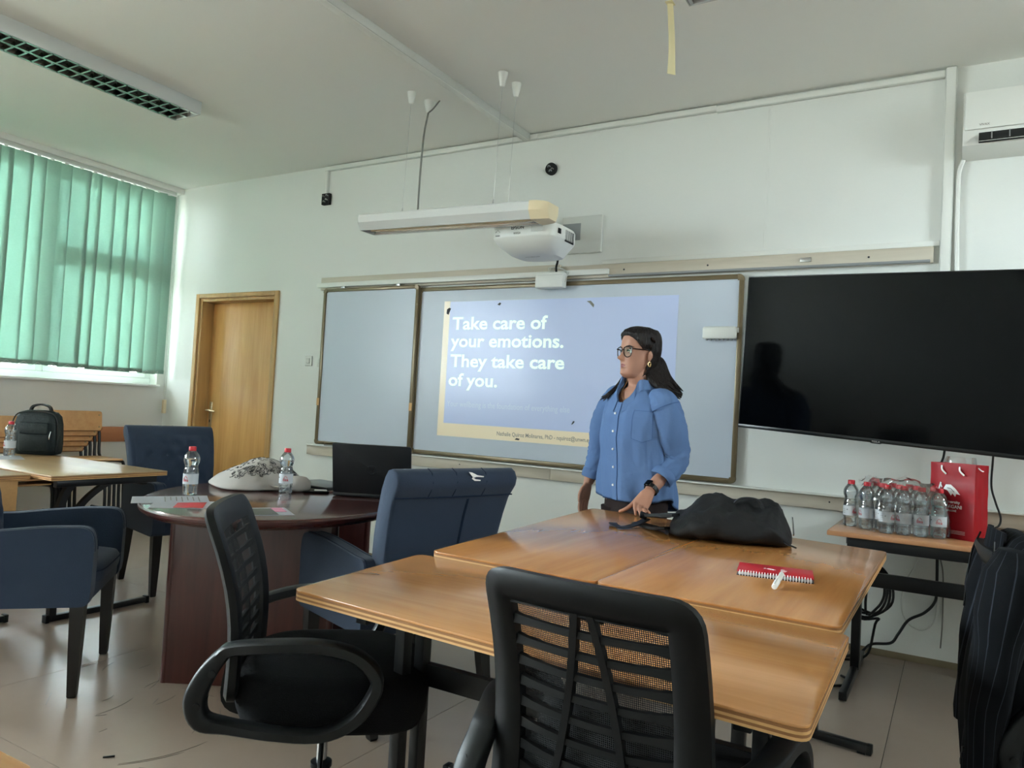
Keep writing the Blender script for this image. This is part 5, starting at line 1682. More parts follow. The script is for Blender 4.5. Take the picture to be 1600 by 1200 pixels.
b = MB(); b.loft(rings, cap=True); b.uvs(jk_uv); b.obj('jacket_body', M['pinstripe'], jk, 80)
def sleeve(sx):
    P = [(sx*0.165, -0.015, 0.945), (sx*0.20, -0.03, 0.90), (sx*0.205, -0.05, 0.80), (sx*0.207, -0.06, 0.68), (sx*0.208, -0.075, 0.56), (sx*0.210, -0.085, 0.46), (sx*0.208, -0.085, 0.42)]
    if sx < 0: P = [(x_*0.80, y_+0.03, z_) for x_, y_, z_ in P]
    W_ = [(0.05, 0.04), (0.065, 0.055), (0.068, 0.055), (0.064, 0.05), (0.058, 0.042), (0.052, 0.036), (0.05, 0.034)]
    rr = []
    for i in range(len(P)-1):
        for q in range(4):
            t = q/4
            c = Vector(P[i])*(1-t)+Vector(P[i+1])*t
            wx = W_[i][0]*(1-t)+W_[i+1][0]*t; wy = W_[i][1]*(1-t)+W_[i+1][1]*t
            ring = []
            for k in range(28):
                a = 2*pi*k/28
                f_ = 1+0.06*sin(a*3+c.z*30)+0.05*NZ.noise(Vector((cos(a)*2, sin(a)*2, c.z*12)))
                ring.append(c+Vector((wx*cos(a)*f_, wy*sin(a)*f_, 0)))
            rr.append(ring)
    b = MB(); b.loft(rr)
    b.uvs(lambda co: ((atan2(co.y+0.02+0.06*max(0, min(1, (0.93-co.z)/0.35)), (co.x-sx*(0.168+0.05*max(0, min(1, (0.94-co.z)/0.2))))*sx)+pi/2)/(2*pi)*13+0.02, co.z))
    return b.obj('sleeve', M['pinstripe'], jk, 80)
for sx in (-1, 1):
    so_ = sleeve(sx)
    for k in range(3 if sx > 0 else 0):
        b = MB(); b.cyl((sx*0.205+0.012*k-0.01, -0.110, 0.445+0.018*k), (sx*0.205+0.012*k-0.01, -0.122, 0.445+0.018*k), 0.0075, n=12); b.obj('cuff_button', M['black'], so_)
    b = MB(); b.tube([(sx*0.10, -0.052, 0.952), (sx*0.148, -0.062, 0.90), (sx*0.155, -0.07, 0.84), (sx*0.15, -0.078, 0.74)], 0.0025, 5, 4); b.obj('shoulder_seam', M['black'], jk)
b = MB(); rr = []
for k in range(11):
    a = -0.9+1.8*k/10
    c = Vector((0.10*sin(a)*1.1, 0.0-0.040*cos(a), 0.948+0.012*cos(a)))
    n_ = Vector((sin(a), -cos(a), 0))
    rr.append([c+n_*0.004+Vector((0, 0, -0.035)), c+n_*0.016+Vector((0, 0, -0.03)), c+n_*0.008+Vector((0, 0, 0.02)), c-n_*0.002+Vector((0, 0, 0.018))])
b.loft(rr); b.uvs(jk_uv); b.obj('collar', M['pinstripe'], jk, 60)

# ---- green-black backpack on the window desk
gb = thing('backpack', 'upright dark green-black backpack standing on the window desk', 'backpack', (-5.17, 2.70, 0.7505), 0.62)
rings = []
for z_, w_, d_ in ((0.0, 0.115, 0.05), (0.008, 0.135, 0.066), (0.03, 0.142, 0.072), (0.12, 0.142, 0.072), (0.20, 0.138, 0.068), (0.25, 0.128, 0.06), (0.275, 0.105, 0.05), (0.286, 0.07, 0.036), (0.288, 0.03, 0.02)):
    rings.append([(x_, y_, z_) for x_, y_ in sellipse(w_, d_, 3.6, 44)])
b = MB(); b.loft(rings); b.obj('bag_body', M['baggreen'], gb, 60)
rings = []
for y_, k in ((-0.068, 1.0), (-0.082, 0.98), (-0.09, 0.9)):
    rings.append([(x_*k+0.012, y_, z_*k+0.095) for x_, z_ in rrect(0.19, 0.15, 0.025)])
b = MB(); b.loft(rings); b.obj('front_pocket', M['baggreen'], gb, 50)
plain_box('pocket_flap', (-0.075, -0.098, 0.135), (0.10, -0.07, 0.21), M['baggreen'], gb, 0.008)
for x_, z_ in ((-0.105, 0.165), (0.115, 0.125)):
    b = MB(); b.tube([(x_, -0.082, z_+0.03), (x_-0.004, -0.088, z_), (x_-0.005, -0.086, z_-0.02)], 0.004, 6); b.obj('zip_pull', M['chrome'], gb)
b = MB(); b.tube([(x_*0.995, -0.052, z_) for x_, z_ in [(-0.142, 0.02), (-0.143, 0.15), (-0.135, 0.225), (-0.10, 0.268), (0, 0.28), (0.10, 0.268), (0.135, 0.225), (0.143, 0.15), (0.142, 0.02)]], 0.004, 6, 4); b.obj('zip', M['bagdark'], gb)
b = MB(); b.tube([(-0.065, 0.01, 0.283), (-0.05, 0.01, 0.312), (0.0, 0.01, 0.325), (0.05, 0.01, 0.312), (0.065, 0.01, 0.283)], 1.0, smooth=5, sect=[(-0.006, -0.014), (0.006, -0.014), (0.006, 0.014), (-0.006, 0.014)], up=(0, 0, 1)); b.obj('top_handle', M['bagdark'], gb)
for sx in (-1, 1):
    b = MB(); b.tube([(sx*0.07, 0.05, 0.27), (sx*0.08, 0.085, 0.2), (sx*0.10, 0.075, 0.06)], 1.0, smooth=4, sect=[(-0.006, -0.02), (0.006, -0.02), (0.006, 0.02), (-0.006, 0.02)], up=(0, 1, 0)); b.obj('shoulder_strap', M['bagdark'], gb)
def sheet(name, label, cat, c, w_, h_, rz, m, lift=0.0, group=None):
    b = MB()
    def fn(u, v): return ((u-0.5)*w_, (v-0.5)*h_, 0.0006+lift*((u-0.5)**2*4)*(v)+0.0005*sin(u*5))
    b.grid(fn, 8, 8)
    bmesh.ops.solidify(b.bm, geom=list(b.bm.faces), thickness=0.0004)
    o = b.obj(name, m)
    o.location = c; o.rotation_euler = (0, 0, rz)
    return tag(o, label, cat, group)
sheet('paper_sheet', 'white paper sheet under the bottle on the window desk', 'paper', (-4.98, 2.40, 0.751), 0.21, 0.29, 1.2, M['paper'])
# printed papers on the oval table
p1 = sheet('paper_sheet', 'white printed sheet hanging over the left rim of the oval table', 'paper', (-2.84, 2.035, 0.7528), 0.21, 0.297, -0.60, M['paper'], 0.004)
for k in range(7):
    b = MB(); b.box((0.0-0.01*(k % 3), 0.11-0.022*k, 0.0030), (0.15-0.02*(k % 3), 0.0035, 0.0004)); b.obj('print_line', M['inkg'], p1)
p2 = sheet('brochure', 'white and red folded brochure beneath the printed sheet', 'brochure', (-2.68, 2.02, 0.7512), 0.21, 0.30, -0.75, M['paper'])
plain_box('red_panel', (-0.095, -0.06, 0.0012), (0.095, 0.05, 0.0018), M['red'], p2)
p3 = sheet('brochure', 'glossy photo leaflet behind the side-on office chair back', 'brochure', (-2.38, 2.09, 0.7512), 0.21, 0.26, -0.55, M['paper'])
M['leafdark'] = mat('leaflet_photo', rgb(70, 78, 74), 0.35, noise=0.7, nscale=18)
M['leafpink'] = mat('leaflet_photo_pink', rgb(196, 120, 150), 0.35, noise=0.5, nscale=20)
plain_box('photo_panel', (-0.08, -0.08, 0.0012), (0.09, 0.07, 0.0018), M['leafdark'], p3)
plain_box('photo_panel', (-0.095, 0.07, 0.0012), (0.02, 0.115, 0.0018), M['leafpink'], p3)

# ---- canvas tote bag
tb = thing('tote_bag', 'cream canvas tote bag with black printed pattern on the oval table', 'bag', (-3.08, 2.70, 0.7505), radians(-25))
def tote_z(x, y):
    r2 = (abs(x/0.235)**2.6+abs(y/0.22)**2.6)
    base = max(0.0, 1-r2)**0.45
    return base*(0.045+0.085*math.exp(-((x-0.05)**2/0.022+(y-0.03)**2/0.03))+0.02*math.exp(-((x+0.08)**2/0.01+(y+0.05)**2/0.02)))+base*(nz((x, y, 0), 9, 0.012, 2)+nz((x, y, 0), 22, 0.005, 5))
rings = []
for k in range(15):
    t = k/14
    s_ = 1.0-t
    ring = []
    for j in range(72):
        a = 2*pi*j/72
        c, sn = cos(a), sin(a)
        x_ = 0.235*math.copysign(abs(c)**0.6, c)*s_
        y_ = 0.22*math.copysign(abs(sn)**0.6, sn)*s_
        ring.append((x_, y_, 0.012+max(0, tote_z(x_, y_))))
    rings.append(ring)
under = [[(p[0]*q, p[1]*q, z_) for p in rings[0]] for q, z_ in ((0.93, 0.0), (1.0, 0.005))]
b = MB(); b.loft(under+rings[:-1]); b.obj('bag_body', M['canvas'], tb, 80)
rs = random.Random(11)
b = MB()
for k in range(230):
    q_ = rs.uniform(0, 1); band = rs.choice((0, 0, 1))
    y_ = -0.16+0.32*q_; x_ = 0.11+0.03*sin(q_*3)+rs.uniform(-0.035, 0.035) if band == 0 else rs.uniform(-0.06, 0.08)
    pts = []
    a = rs.uniform(0, 6.28); px_, py_ = x_, y_
    for j in range(6):
        pts.append((px_, py_, 0.0136+max(0, tote_z(px_, py_))))
        a += rs.uniform(0.4, 1.1)*(1 if k % 2 else -1)
        px_ += 0.0055*cos(a); py_ += 0.0055*sin(a)
    b.tube(pts, 0.0011, 4)
o = b.obj('printed_pattern', M['ink'], tb); o['kind'] = 'stuff'
b = MB(); b.tube([(0.16, 0.16, 0.03), (0.24, 0.17, 0.035), (0.27, 0.10, 0.03), (0.25, 0.03, 0.02), (0.2, 0.0, 0.03)], 1.0, smooth=5, sect=[(-0.002, -0.014), (0.002, -0.014), (0.002, 0.014), (-0.002, 0.014)], up=(0, 0, 1)); b.obj('carry_handle', M['canvas'], tb)
b = MB()
rr = [[(x_*k, y_*k*0.9, z_) for x_, y_ in sellipse(0.085, 0.06, 2.4, 24)] for z_, k in ((0.0, 0.8), (0.02, 1.0), (0.06, 0.95), (0.085, 0.6), (0.092, 0.2))]
b.loft(soft(rr, 6, 14, 0.012, 30, 0.004)); b.move(Matrix.Translation((0.215, 0.13, 0.002)) @ Matrix.Diagonal((1.1, 1.2, 0.75, 1))); b.obj('bag_corner', M['canvas'], tb, 80)

# ---- laptops
lp = thing('laptop', 'closed grey laptop lying on the oval table behind the bottle', 'laptop', (-2.865, 2.945, 0.7505), atan2(0.34, 0.02)-pi/2+radians(-3))
plain_box('base_unit', (-0.165, -0.115, 0.004), (0.165, 0.115, 0.014), M['laptop'], lp, 0.004)
plain_box('lid', (-0.165, -0.115, 0.0145), (0.165, 0.115, 0.020), M['laptopg'], lp, 0.003)
for sx in (-1, 1):
    for sy in (-1, 1):
        b = MB(); b.cyl((sx*0.13, sy*0.09, 0), (sx*0.13, sy*0.09, 0.005), 0.008, n=10); b.obj('foot', M['black'], lp)
ph = thing('phone', 'black phone with white earphone case lying before the closed laptop', 'phone', (-2.70, 2.735, 0.7505), 0.9)
plain_box('phone_body', (-0.06, -0.025, 0), (0.06, 0.025, 0.009), M['tvscreen'], ph, 0.004)
plain_box('white_dongle', (-0.01, -0.015, 0.0092), (0.05, 0.012, 0.016), M['white'], ph, 0.003)
lo_ = thing('laptop', 'open black laptop with its lid towards us on the oval table', 'laptop', (-2.405, 2.80, 0.7505), atan2(0.22, 0.42))
plain_box('base_unit', (-0.19, 0.01, 0.002), (0.19, 0.25, 0.020), M['laptop'], lo_, 0.005)
plain_box('keyboard', (-0.16, 0.06, 0.0202), (0.16, 0.17, 0.0215), M['black'], lo_, 0.001)
lid = MB()
lid.prism(rrect(0.38, 0.245, 0.012), 0, 0.010, 0.002)
tl = radians(14)
lid.move(Matrix.Translation((0, 0.012, 0.020)) @ Matrix.Rotation(pi/2+tl, 4, 'X') @ Matrix.Translation((0, 0.1225, -0.005)))
ld = lid.obj('lid', M['laptop'], lo_)
lm = Matrix.Translation((0, 0.012, 0.020)) @ Matrix.Rotation(pi/2+tl, 4, 'X') @ Matrix.Translation((0, 0.1225, 0.0052))
lx, ly, ln = lm.to_3x3().col[0], lm.to_3x3().col[1], lm.to_3x3().col[2]
M['logo'] = mat('dark_glossy_logo', rgb(70, 72, 76), 0.15, 0.6)
b = MB(); b.tube([lm @ Vector((0.02*cos(a), 0.02*sin(a), 0)) for a in [2*pi*j/24 for j in range(24)]], 0.0016, 5, loop=True); b.obj('logo_ring', M['logo'], ld)
text('hp', ld, M['logo'], lm @ Vector((-0.0105, -0.003, 0.0002)), lx, ly, 0.021, 0.0175, 0.005, 0.0004, 'logo_letters')
b = MB(); b.box((0, 0, 0.003), (0.365, 0.23, 0.0006)); b.move(Matrix.Translation((0, 0.012, 0.020)) @ Matrix.Rotation(pi/2+tl, 4, 'X') @ Matrix.Translation((0, 0.1225, -0.009))); b.obj('screen', M['tvscreen'], ld)

# ---- cables round the side table
def cable(label, pts, r, m, name='cable', smooth=8):
    o = Vector(pts[0])
    b = MB(); b.tube([Vector(p)-o for p in pts], r, 7, smooth)
    ob = b.obj(name, M[m])
    ob.location = o
    return tag(ob, label, 'cable')
YW = D-0.035
cl = []
for k in range(4):
    a0 = 0.4*k
    for j in range(9):
        a = -pi/2+2*pi*j/9+a0
        cl.append((-0.375+(0.085+0.012*k)*cos(a), 4.3+0.012*k+0.006*sin(3*a), 0.40-0.02*k*0.3+(0.115+0.012*k)*sin(a)))
cl = [(-0.37, 4.24, 0.70), (-0.36, 4.26, 0.6)]+cl+[(-0.33, 4.33, 0.22), (-0.36, 4.37, 0.06), (-0.42, 4.38, 0.012), (-0.47, 4.36, 0.006)]
cable('coil of black cable hanging at the side table leg', cl, 0.0065, 'bagdark', smooth=5)
cable('black power lead falling along the wall to the floor', [(-0.07, YW, 0.62), (-0.066, YW, 0.40), (-0.075, YW, 0.33), (-0.12, YW, 0.27), (-0.19, YW, 0.22), (-0.235, YW, 0.14), (-0.27, YW, 0.085), (-0.36, YW-0.02, 0.065), (-0.41, YW-0.06, 0.02), (-0.48, YW-0.16, 0.008), (-0.52, YW-0.25, 0.008)], 0.0075, 'bagdark')
cable('thin white cable looping down the wall under the side table', [(-0.15, YW+0.02, 0.74), (-0.16, YW+0.015, 0.55), (-0.215, YW+0.01, 0.40), (-0.225, YW+0.01, 0.28), (-0.19, YW+0.01, 0.20), (-0.12, YW+0.01, 0.18), (-0.07, YW+0.01, 0.24), (-0.06, YW+0.01, 0.36)], 0.004, 'cablew')
cable('grey cable running straight down the wall under the side table', [(-0.055, YW+0.02, 0.75), (-0.06, YW+0.015, 0.6), (-0.04, YW+0.015, 0.48), (-0.035, YW+0.015, 0.25), (-0.04, YW+0.02, 0.1)], 0.0035, 'cableg')
cable('black television lead curling down to the side table', [(0.16, 4.42, 1.16), (0.159, 4.5, 1.08), (0.158, 4.53, 0.96), (0.178, 4.53, 0.88), (0.2, 4.5, 0.81), (0.19, 4.46, 0.77), (0.15, 4.40, 0.757)], 0.005, 'bagdark')
cable('pair of dark leads behind the red bag', [(-0.05, 4.5, 1.15), (-0.056, 4.52, 1.09), (-0.07, 4.52, 1.02), (-0.068, 4.52, 0.8)], 0.006, 'bagdark')
cable('white pipe sleeve running down from the air conditioner', [(-0.012, D-0.018, 2.66), (-0.03, D-0.018, 2.60), (-0.034, D-0.018, 2.5), (-0.03, D-0.018, 2.2), (-0.018, D-0.018, 1.9)], 0.011, 'white', 'pipe')
cable('loose black cable end on the floor under the side table', [(-0.48, 3.86, 0.007), (-0.44, 3.90, 0.007), (-0.40, 3.95, 0.007), (-0.41, 4.02, 0.007), (-0.45, 4.06, 0.007)], 0.006, 'bagdark')
# small black shred on the floor
b = MB(); b.box((0, 0, 0.003), (0.035, 0.007, 0.004), 0.001); o = b.obj('scrap', M['hole']); o.location = (-2.36, 1.53, 0); o.rotation_euler = (0, 0, 0.9); tag(o, 'small dark scrap lying on the open floor', 'scrap')

# old chair scuffs on the linoleum
b = MB()
rs = random.Random(21)
for k in range(16):
    cx_, cy_ = -2.78+rs.uniform(-0.25, 0.3), 1.86+rs.uniform(-0.2, 0.3)
    R_, a0 = rs.uniform(0.08, 0.4), rs.uniform(0, 6.28)
    sp = rs.uniform(0.3, 0.9)
    b.tube([(cx_+R_*cos(a0+sp*j/7), cy_+R_*sin(a0+sp*j/7), 0.0002) for j in range(8)], [0.0004]+[0.0011]*6+[0.0003], 4)
for k in range(14):
    cx_, cy_, a0 = -2.6+rs.uniform(-0.5, 0.5), 2.0+rs.uniform(-0.6, 0.3), rs.uniform(0, 6.28)
    ln = rs.uniform(0.03, 0.12)
    b.tube([(cx_, cy_, 0.0002), (cx_+ln*cos(a0), cy_+ln*sin(a0), 0.0002)], 0.0009, 4)
o = b.obj('scuff_marks', mat('scuff_grey', rgb(98, 86, 78), 0.4), fl); o['kind'] = 'stuff'
# ================================================================== the woman at the table
PC = Vector((-1.385, 3.60, 0))
pr = thing('person', 'woman in loose light blue shirt and glasses leaning one hand on the table', 'person', PC)
f = Vector((-0.40, -0.917, 0)); l = Vector((0.917, -0.40, 0)); Zv = Vector((0, 0, 1))
fh = Vector((-0.585, -0.811, 0)).normalized(); lh = Vector((-fh.y, fh.x, 0))
HB = Vector((-1.388, 3.585, 1.402))          # under the chin, on the head axis
def interp(tab, z):
    if z <= tab[0][0]: return tab[0][1:]
    for i in range(len(tab)-1):
        if z <= tab[i+1][0]:
            t = (z-tab[i][0])/(tab[i+1][0]-tab[i][0])
            t = t*t*(3-2*t)*0.5+t*0.5
            return [a*(1-t)+c*t for a, c in zip(tab[i][1:], tab[i+1][1:])]
    return tab[-1][1:]
#        z     front  back   half width
HEAD = [(0.000, 0.062, 0.010, 0.028), (0.006, 0.082, -0.005, 0.040), (0.02, 0.093, -0.022, 0.049), (0.04, 0.094, -0.042, 0.056), (0.07, 0.094, -0.068, 0.063), (0.10, 0.094, -0.086, 0.068),
        (0.13, 0.089, -0.096, 0.0715), (0.155, 0.094, -0.100, 0.074), (0.185, 0.091, -0.101, 0.0745), (0.21, 0.083, -0.097, 0.0715), (0.23, 0.066, -0.084, 0.061), (0.243, 0.040, -0.060, 0.043), (0.250, 0.014, -0.034, 0.021), (0.252, -0.006, -0.016, 0.005)]
def head_pt(th, z, out=0.0):
    fr, bk, w_ = interp(HEAD, z)
    c0 = (fr+bk)/2+0.012
    hl = (fr-bk)/2
    c, s_ = cos(th), sin(th)
    e = 0.86
    fw = c0+(fr-c0 if c > 0 else c0-bk)*math.copysign(abs(c)**e, c)
    sd = w_*math.copysign(abs(s_)**0.92, s_)
    # features on the face
    a = sd; bump = 0.0
    g = lambda x, sx, zc, sz: math.exp(-((a-x)/sx)**2-((z-zc)/sz)**2)
    if c > 0:
        bump += 0.029*g(0, 0.0110, 0.095, 0.0105)+0.018*g(0, 0.0085, 0.112, 0.016)+0.007*g(0, 0.008, 0.135, 0.016)
        bump += 0.006*(g(0.012, 0.007, 0.089, 0.008)+g(-0.012, 0.007, 0.089, 0.008))
        bump += 0.009*g(0, 0.017, 0.066, 0.0052)+0.009*g(0, 0.0155, 0.0535, 0.0055)-0.003*g(0, 0.022, 0.060, 0.0026)
        bump -= 0.004*g(0, 0.03, 0.043, 0.006)
        bump += 0.010*g(0, 0.02, 0.022, 0.013)
        bump -= 0.010*(g(0.031, 0.016, 0.131, 0.012)+g(-0.031, 0.016, 0.131, 0.012))
        bump += 0.004*(g(0.03, 0.02, 0.151, 0.007)+g(-0.03, 0.02, 0.151, 0.007))
        bump += 0.004*(g(0.042, 0.02, 0.098, 0.02)+g(-0.042, 0.02, 0.098, 0.02))
    fw += bump
    r_ = Vector((sd, fw))
    if out:
        d = Vector((s_*0.9, c)).normalized()
        r_ = r_+d*out
    q_ = max(0.0, min(1.0, (z-0.15)/0.095))
    zz = z+out*q_*q_*(3-2*q_)
    return HB+lh*r_.x+fh*r_.y+Zv*zz
def to_local(o):
    o.data.transform(Matrix.Translation(-PC))
    o.parent = pr
    return o
body = MB()
# head
zs = [0.0, 0.004, 0.01]+[0.016+0.0045*k for k in range(46)]+[0.227, 0.234, 0.24, 0.245, 0.249, 0.2515]
body.loft([[head_pt(2*pi*k/96, z) for k in range(96)] for z in zs])
# ears
for sx in (-1, 1):
    c = HB+lh*(sx*0.073)+fh*(-0.012)+Zv*0.112
    rr = []
    for t in range(7):
        q = t/6
        w_ = sin(pi*min(0.999, max(0.08, q)))**0.7
        ring = []
        for k in range(16):
            a = 2*pi*k/16
            ring.append(c+Zv*(-0.03+0.062*q)+fh*(0.016*w_*cos(a)-0.006*(q-0.5))+lh*(sx*(0.004+0.010*w_*(0.5+0.5*sin(a))+0.004*q)))
        rr.append(ring)
    body.loft(rr)
def limb(pts, rad, n=20, flat=None):
    body.tube(pts, rad, n, 5)
# neck and shoulders, trunk under the shirt
body.tube([HB+fh*0.0+Zv*0.07, HB-fh*0.0+Zv*0.02, PC+f*0.0+Zv*1.385, PC-f*0.01+Zv*1.33], [0.052, 0.054, 0.056, 0.07], 24, 4)
def trunk_ring(z, a, b_, cy=0.0, n=36):
    return [PC+l*(a*cos(2*pi*k/n))+f*(cy+b_*sin(2*pi*k/n))+Zv*z for k in range(n)]
body.loft([trunk_ring(0.78, 0.155, 0.075, -0.015), trunk_ring(0.86, 0.155, 0.08, -0.015), trunk_ring(0.95, 0.145, 0.085, -0.01), trunk_ring(1.04, 0.142, 0.095), trunk_ring(1.14, 0.15, 0.105, 0.01), trunk_ring(1.22, 0.155, 0.105, 0.01), trunk_ring(1.29, 0.155, 0.085), trunk_ring(1.335, 0.115, 0.07), trunk_ring(1.36, 0.06, 0.055)])
SL = PC+l*0.165-f*0.0+Zv*1.275
EL = Vector((-1.186, 3.575, 0.99)); WL = Vector((-1.238, 3.425, 0.866))
limb([SL, (SL+EL)/2, EL, EL*0.55+WL*0.45, WL], [0.052, 0.046, 0.040, 0.037, 0.027])
SR = PC-l*0.165-f*0.01+Zv*1.30
ER = Vector((-1.625, 3.725, 1.02)); WR = Vector((-1.685, 3.70, 0.845))
limb([SR, (SR+ER)/2, ER, ER*0.5+WR*0.5, WR], [0.052, 0.046, 0.040, 0.036, 0.026])
# legs down to the shoes
for sx in (-1, 1):
    hp_ = PC+l*(sx*0.085)+Zv*0.80
    body.tube([hp_, PC+l*(sx*0.088)+f*0.01+Zv*0.46, PC+l*(sx*0.09)-f*0.01+Zv*0.26, PC+l*(sx*0.09)-f*0.02+Zv*0.08], [0.082, 0.056, 0.052, 0.036], 20, 4)
def finger(pts, r0, r1):
    n = len(pts)
    body.tube(pts, [r0+(r1-r0)*i/(n-1) for i in range(n)], 10, 4)
    body.lathe([(0.0005, -r1*0.95), (r1*0.6, -r1*0.75), (r1*0.95, -r1*0.2), (r1*0.95, 0.2*r1), (r1*0.6, r1*0.75), (0.0005, r1*0.95)], pts[-1], 10)
def palm(W, K, side, wd0, wd1, th):
    """flattened palm from wrist to knuckle line"""
    W, K = Vector(W), Vector(K)
    d = (K-W).normalized()
    s_ = (side-d*side.dot(d)).normalized()
    n_ = d.cross(s_)
    rr = []
    for t in (-0.1, 0.0, 0.15, 0.35, 0.6, 0.85, 1.0, 1.06):
        w_ = wd0+(wd1-wd0)*max(0, min(1, t*1.4))
        h = th*(1.0-0.2*t) if t < 1.03 else th*0.5
        if t > 1.03: w_ *= 0.85
        c = W+(K-W)*t
        rr.append([c+s_*(w_*math.copysign(abs(cos(a))**0.75, cos(a)))+n_*(h*math.copysign(abs(sin(a))**0.8, sin(a))) for a in [2*pi*k/24 for k in range(24)]])
    body.loft(rr)
    return d, s_, n_
# left hand: palm coming down, finger tips on the table, thumb out to the side
KL = Vector((-1.264, 3.388, 0.799))
rv = Vector((0.93, 0.36, 0))
d, s_, n_ = palm(WL, KL, rv, 0.026, 0.037, 0.014)
ft = [(-0.028, Vector((-1.272, 3.342, 0.7585))), (-0.009, Vector((-1.246, 3.338, 0.7585))), (0.011, Vector((-1.226, 3.35, 0.7585))), (0.028, Vector((-1.210, 3.368, 0.7595)))]
for (q, tip), rr_ in zip(ft, (0.0092, 0.0095, 0.0092, 0.008)):
    k0 = KL+s_*q-d*0.012
    k1 = KL+s_*q+d*0.006
    tow = (tip-k1)
    mid = k1+tow*0.5+Vector((-0.05, -0.45, 0.35)).normalized()*0.014
    finger([k0, k1, mid, k1+tow*0.78+Vector((0, -0.006, 0.006)), tip+Zv*0.0], rr_, rr_*0.78)
tb0 = WL+(KL-WL)*0.35-s_*0.024
finger([WL+(KL-WL)*0.2-s_*0.014, tb0, Vector((-1.312, 3.388, 0.795)), Vector((-1.337, 3.374, 0.772)), Vector((-1.360, 3.366, 0.7605))], 0.0125, 0.0082)
# right hand hanging beside the thigh, fingers loosely curled
KR = WR+Vector((-0.012, -0.012, -0.085))
d, s_, n_ = palm(WR, KR, f, 0.026, 0.036, 0.013)
for q, ln, rr_ in ((0.027, 0.068, 0.0088), (0.009, 0.075, 0.009), (-0.01, 0.07, 0.0086), (-0.027, 0.055, 0.0078)):
    k0 = KR+s_*q-d*0.012; k1 = KR+s_*q+d*0.006
    inw = l*0.35
    finger([k0, k1, k1+(d+inw*0.3).normalized()*ln*0.5, k1+(d+inw*0.3).normalized()*ln*0.5+(d+inw).normalized()*ln*0.3, k1+(d+inw*0.3).normalized()*ln*0.5+(d+inw).normalized()*ln*0.3+(d+inw*2).normalized()*ln*0.2], rr_, rr_*0.8)
finger([WR+(KR-WR)*0.2+s_*0.014, WR+(KR-WR)*0.45+s_*0.032, WR+(KR-WR)*0.85+s_*0.046+l*0.008, WR+(KR-WR)*1.2+s_*0.045+l*0.016], 0.0115, 0.0082)
bo = body.obj('body', M['skin'], None)
rm = bo.modifiers.new('r', 'REMESH'); rm.mode = 'VOXEL'; rm.voxel_size = 0.0034; rm.use_smooth_shade = True
sm = bo.modifiers.new('s', 'SMOOTH'); sm.iterations = 2; sm.factor = 0.4
bpy.context.view_layer.update()
dg = bpy.context.evaluated_depsgraph_get()
me2 = bpy.data.meshes.new_from_object(bo.evaluated_get(dg))
bo.modifiers.clear()
old = bo.data; bo.data = me2; bpy.data.meshes.remove(old)
me2.materials.clear(); me2.materials.append(M['skin']); me2.materials.append(M['lips'])
for p in me2.polygons:
    p.use_smooth = True
    c = p.center-HB
    a, z_, fw_ = c.dot(lh), c.z, c.dot(fh)
    if abs(a) < 0.0235 and fw_ > 0.07:
        q = abs(a)/0.0235
        up = 0.0605+0.0095*(1-q**1.7)-0.0012*math.exp(-(a/0.004)**2)
        lo = 0.0595-0.0105*(1-q**1.7)
        if lo < z_ < up: p.material_index = 1
to_local(bo)
# eyes, brows, glasses
for sx in (-1, 1):
    ec = HB+lh*(sx*0.031)+fh*0.0752+Zv*0.130
    rings = []
    b = MB()
    for i in range(1, 10):
        a = pi*i/10
        rings.append([ec+Zv*(0.0118*cos(a))+(lh*cos(q)+fh*sin(q))*(0.0118*sin(a)) for q in [2*pi*k/16 for k in range(16)]])
    b.loft(rings); eo = to_local(b.obj('eye', M['eye'], None))
    g = (fh*1.0+lh*0.10).normalized(); g2 = Zv.cross(g)
    b = MB(); b.loft([[ec+g*(0.0109+0.0013*q)+(g2*cos(a)+Zv*sin(a))*(0.0068*k_) for a in [2*pi*k/14 for k in range(14)]] for q, k_ in ((0, 1.0), (0.5, 0.8), (1.0, 0.3))]); io = b.obj('iris', M['iris'], None); io.data.transform(Matrix.Translation(-PC)); io.parent = eo
    for nm, dz, th_ in (('upper_lid', 0.0052, 0.0034), ('lower_lid', -0.0064, 0.0034)):
        b = MB(); b.tube([ec+(fh*cos(a)+lh*sin(a))*0.0125+Zv*(dz*cos(a*1.1)+0.0005) for a in [-1.0+0.25*k for k in range(9)]], th_, 6); lo2 = b.obj(nm, M['iris'] if dz > 0 else M['skin'], None); lo2.data.transform(Matrix.Translation(-PC)); lo2.parent = eo
    b = MB()
    b.tube([head_pt(sx*t, z_, 0.0015) for t, z_ in ((0.2, 0.1505), (0.4, 0.1555), (0.62, 0.1565), (0.85, 0.150))], [0.0022, 0.003, 0.0026, 0.0012], 6, 4)
    to_local(b.obj('eyebrow', M['hair'], None))
gl = bpy.data.objects.new('glasses', None); COL.objects.link(gl); gl.parent = pr; gl['label'] = 'dark tortoiseshell glasses'
def gadd(o):
    o.data.transform(Matrix.Translation(-PC)); o.parent = gl; return o
M['tort'] = mat('dark_tortoiseshell', rgb(38, 26, 24), 0.2, noise=0.4, nscale=60)
lz = HB+fh*0.0965+Zv*0.1285
def lens_pts(sx, k=1.0):
    K_ = 1.14
    P = [(-0.024, 0.016), (-0.010, 0.021), (0.010, 0.021), (0.024, 0.017), (0.026, 0.0), (0.020, -0.018), (0.006, -0.024), (-0.008, -0.023), (-0.020, -0.014), (-0.025, 0.002)]
    return [lz+lh*(sx*(0.0355+x_*k*K_))+Zv*(y_*k*K_)-fh*(0.16*abs(0.0355+x_*k*K_)) for x_, y_ in P]
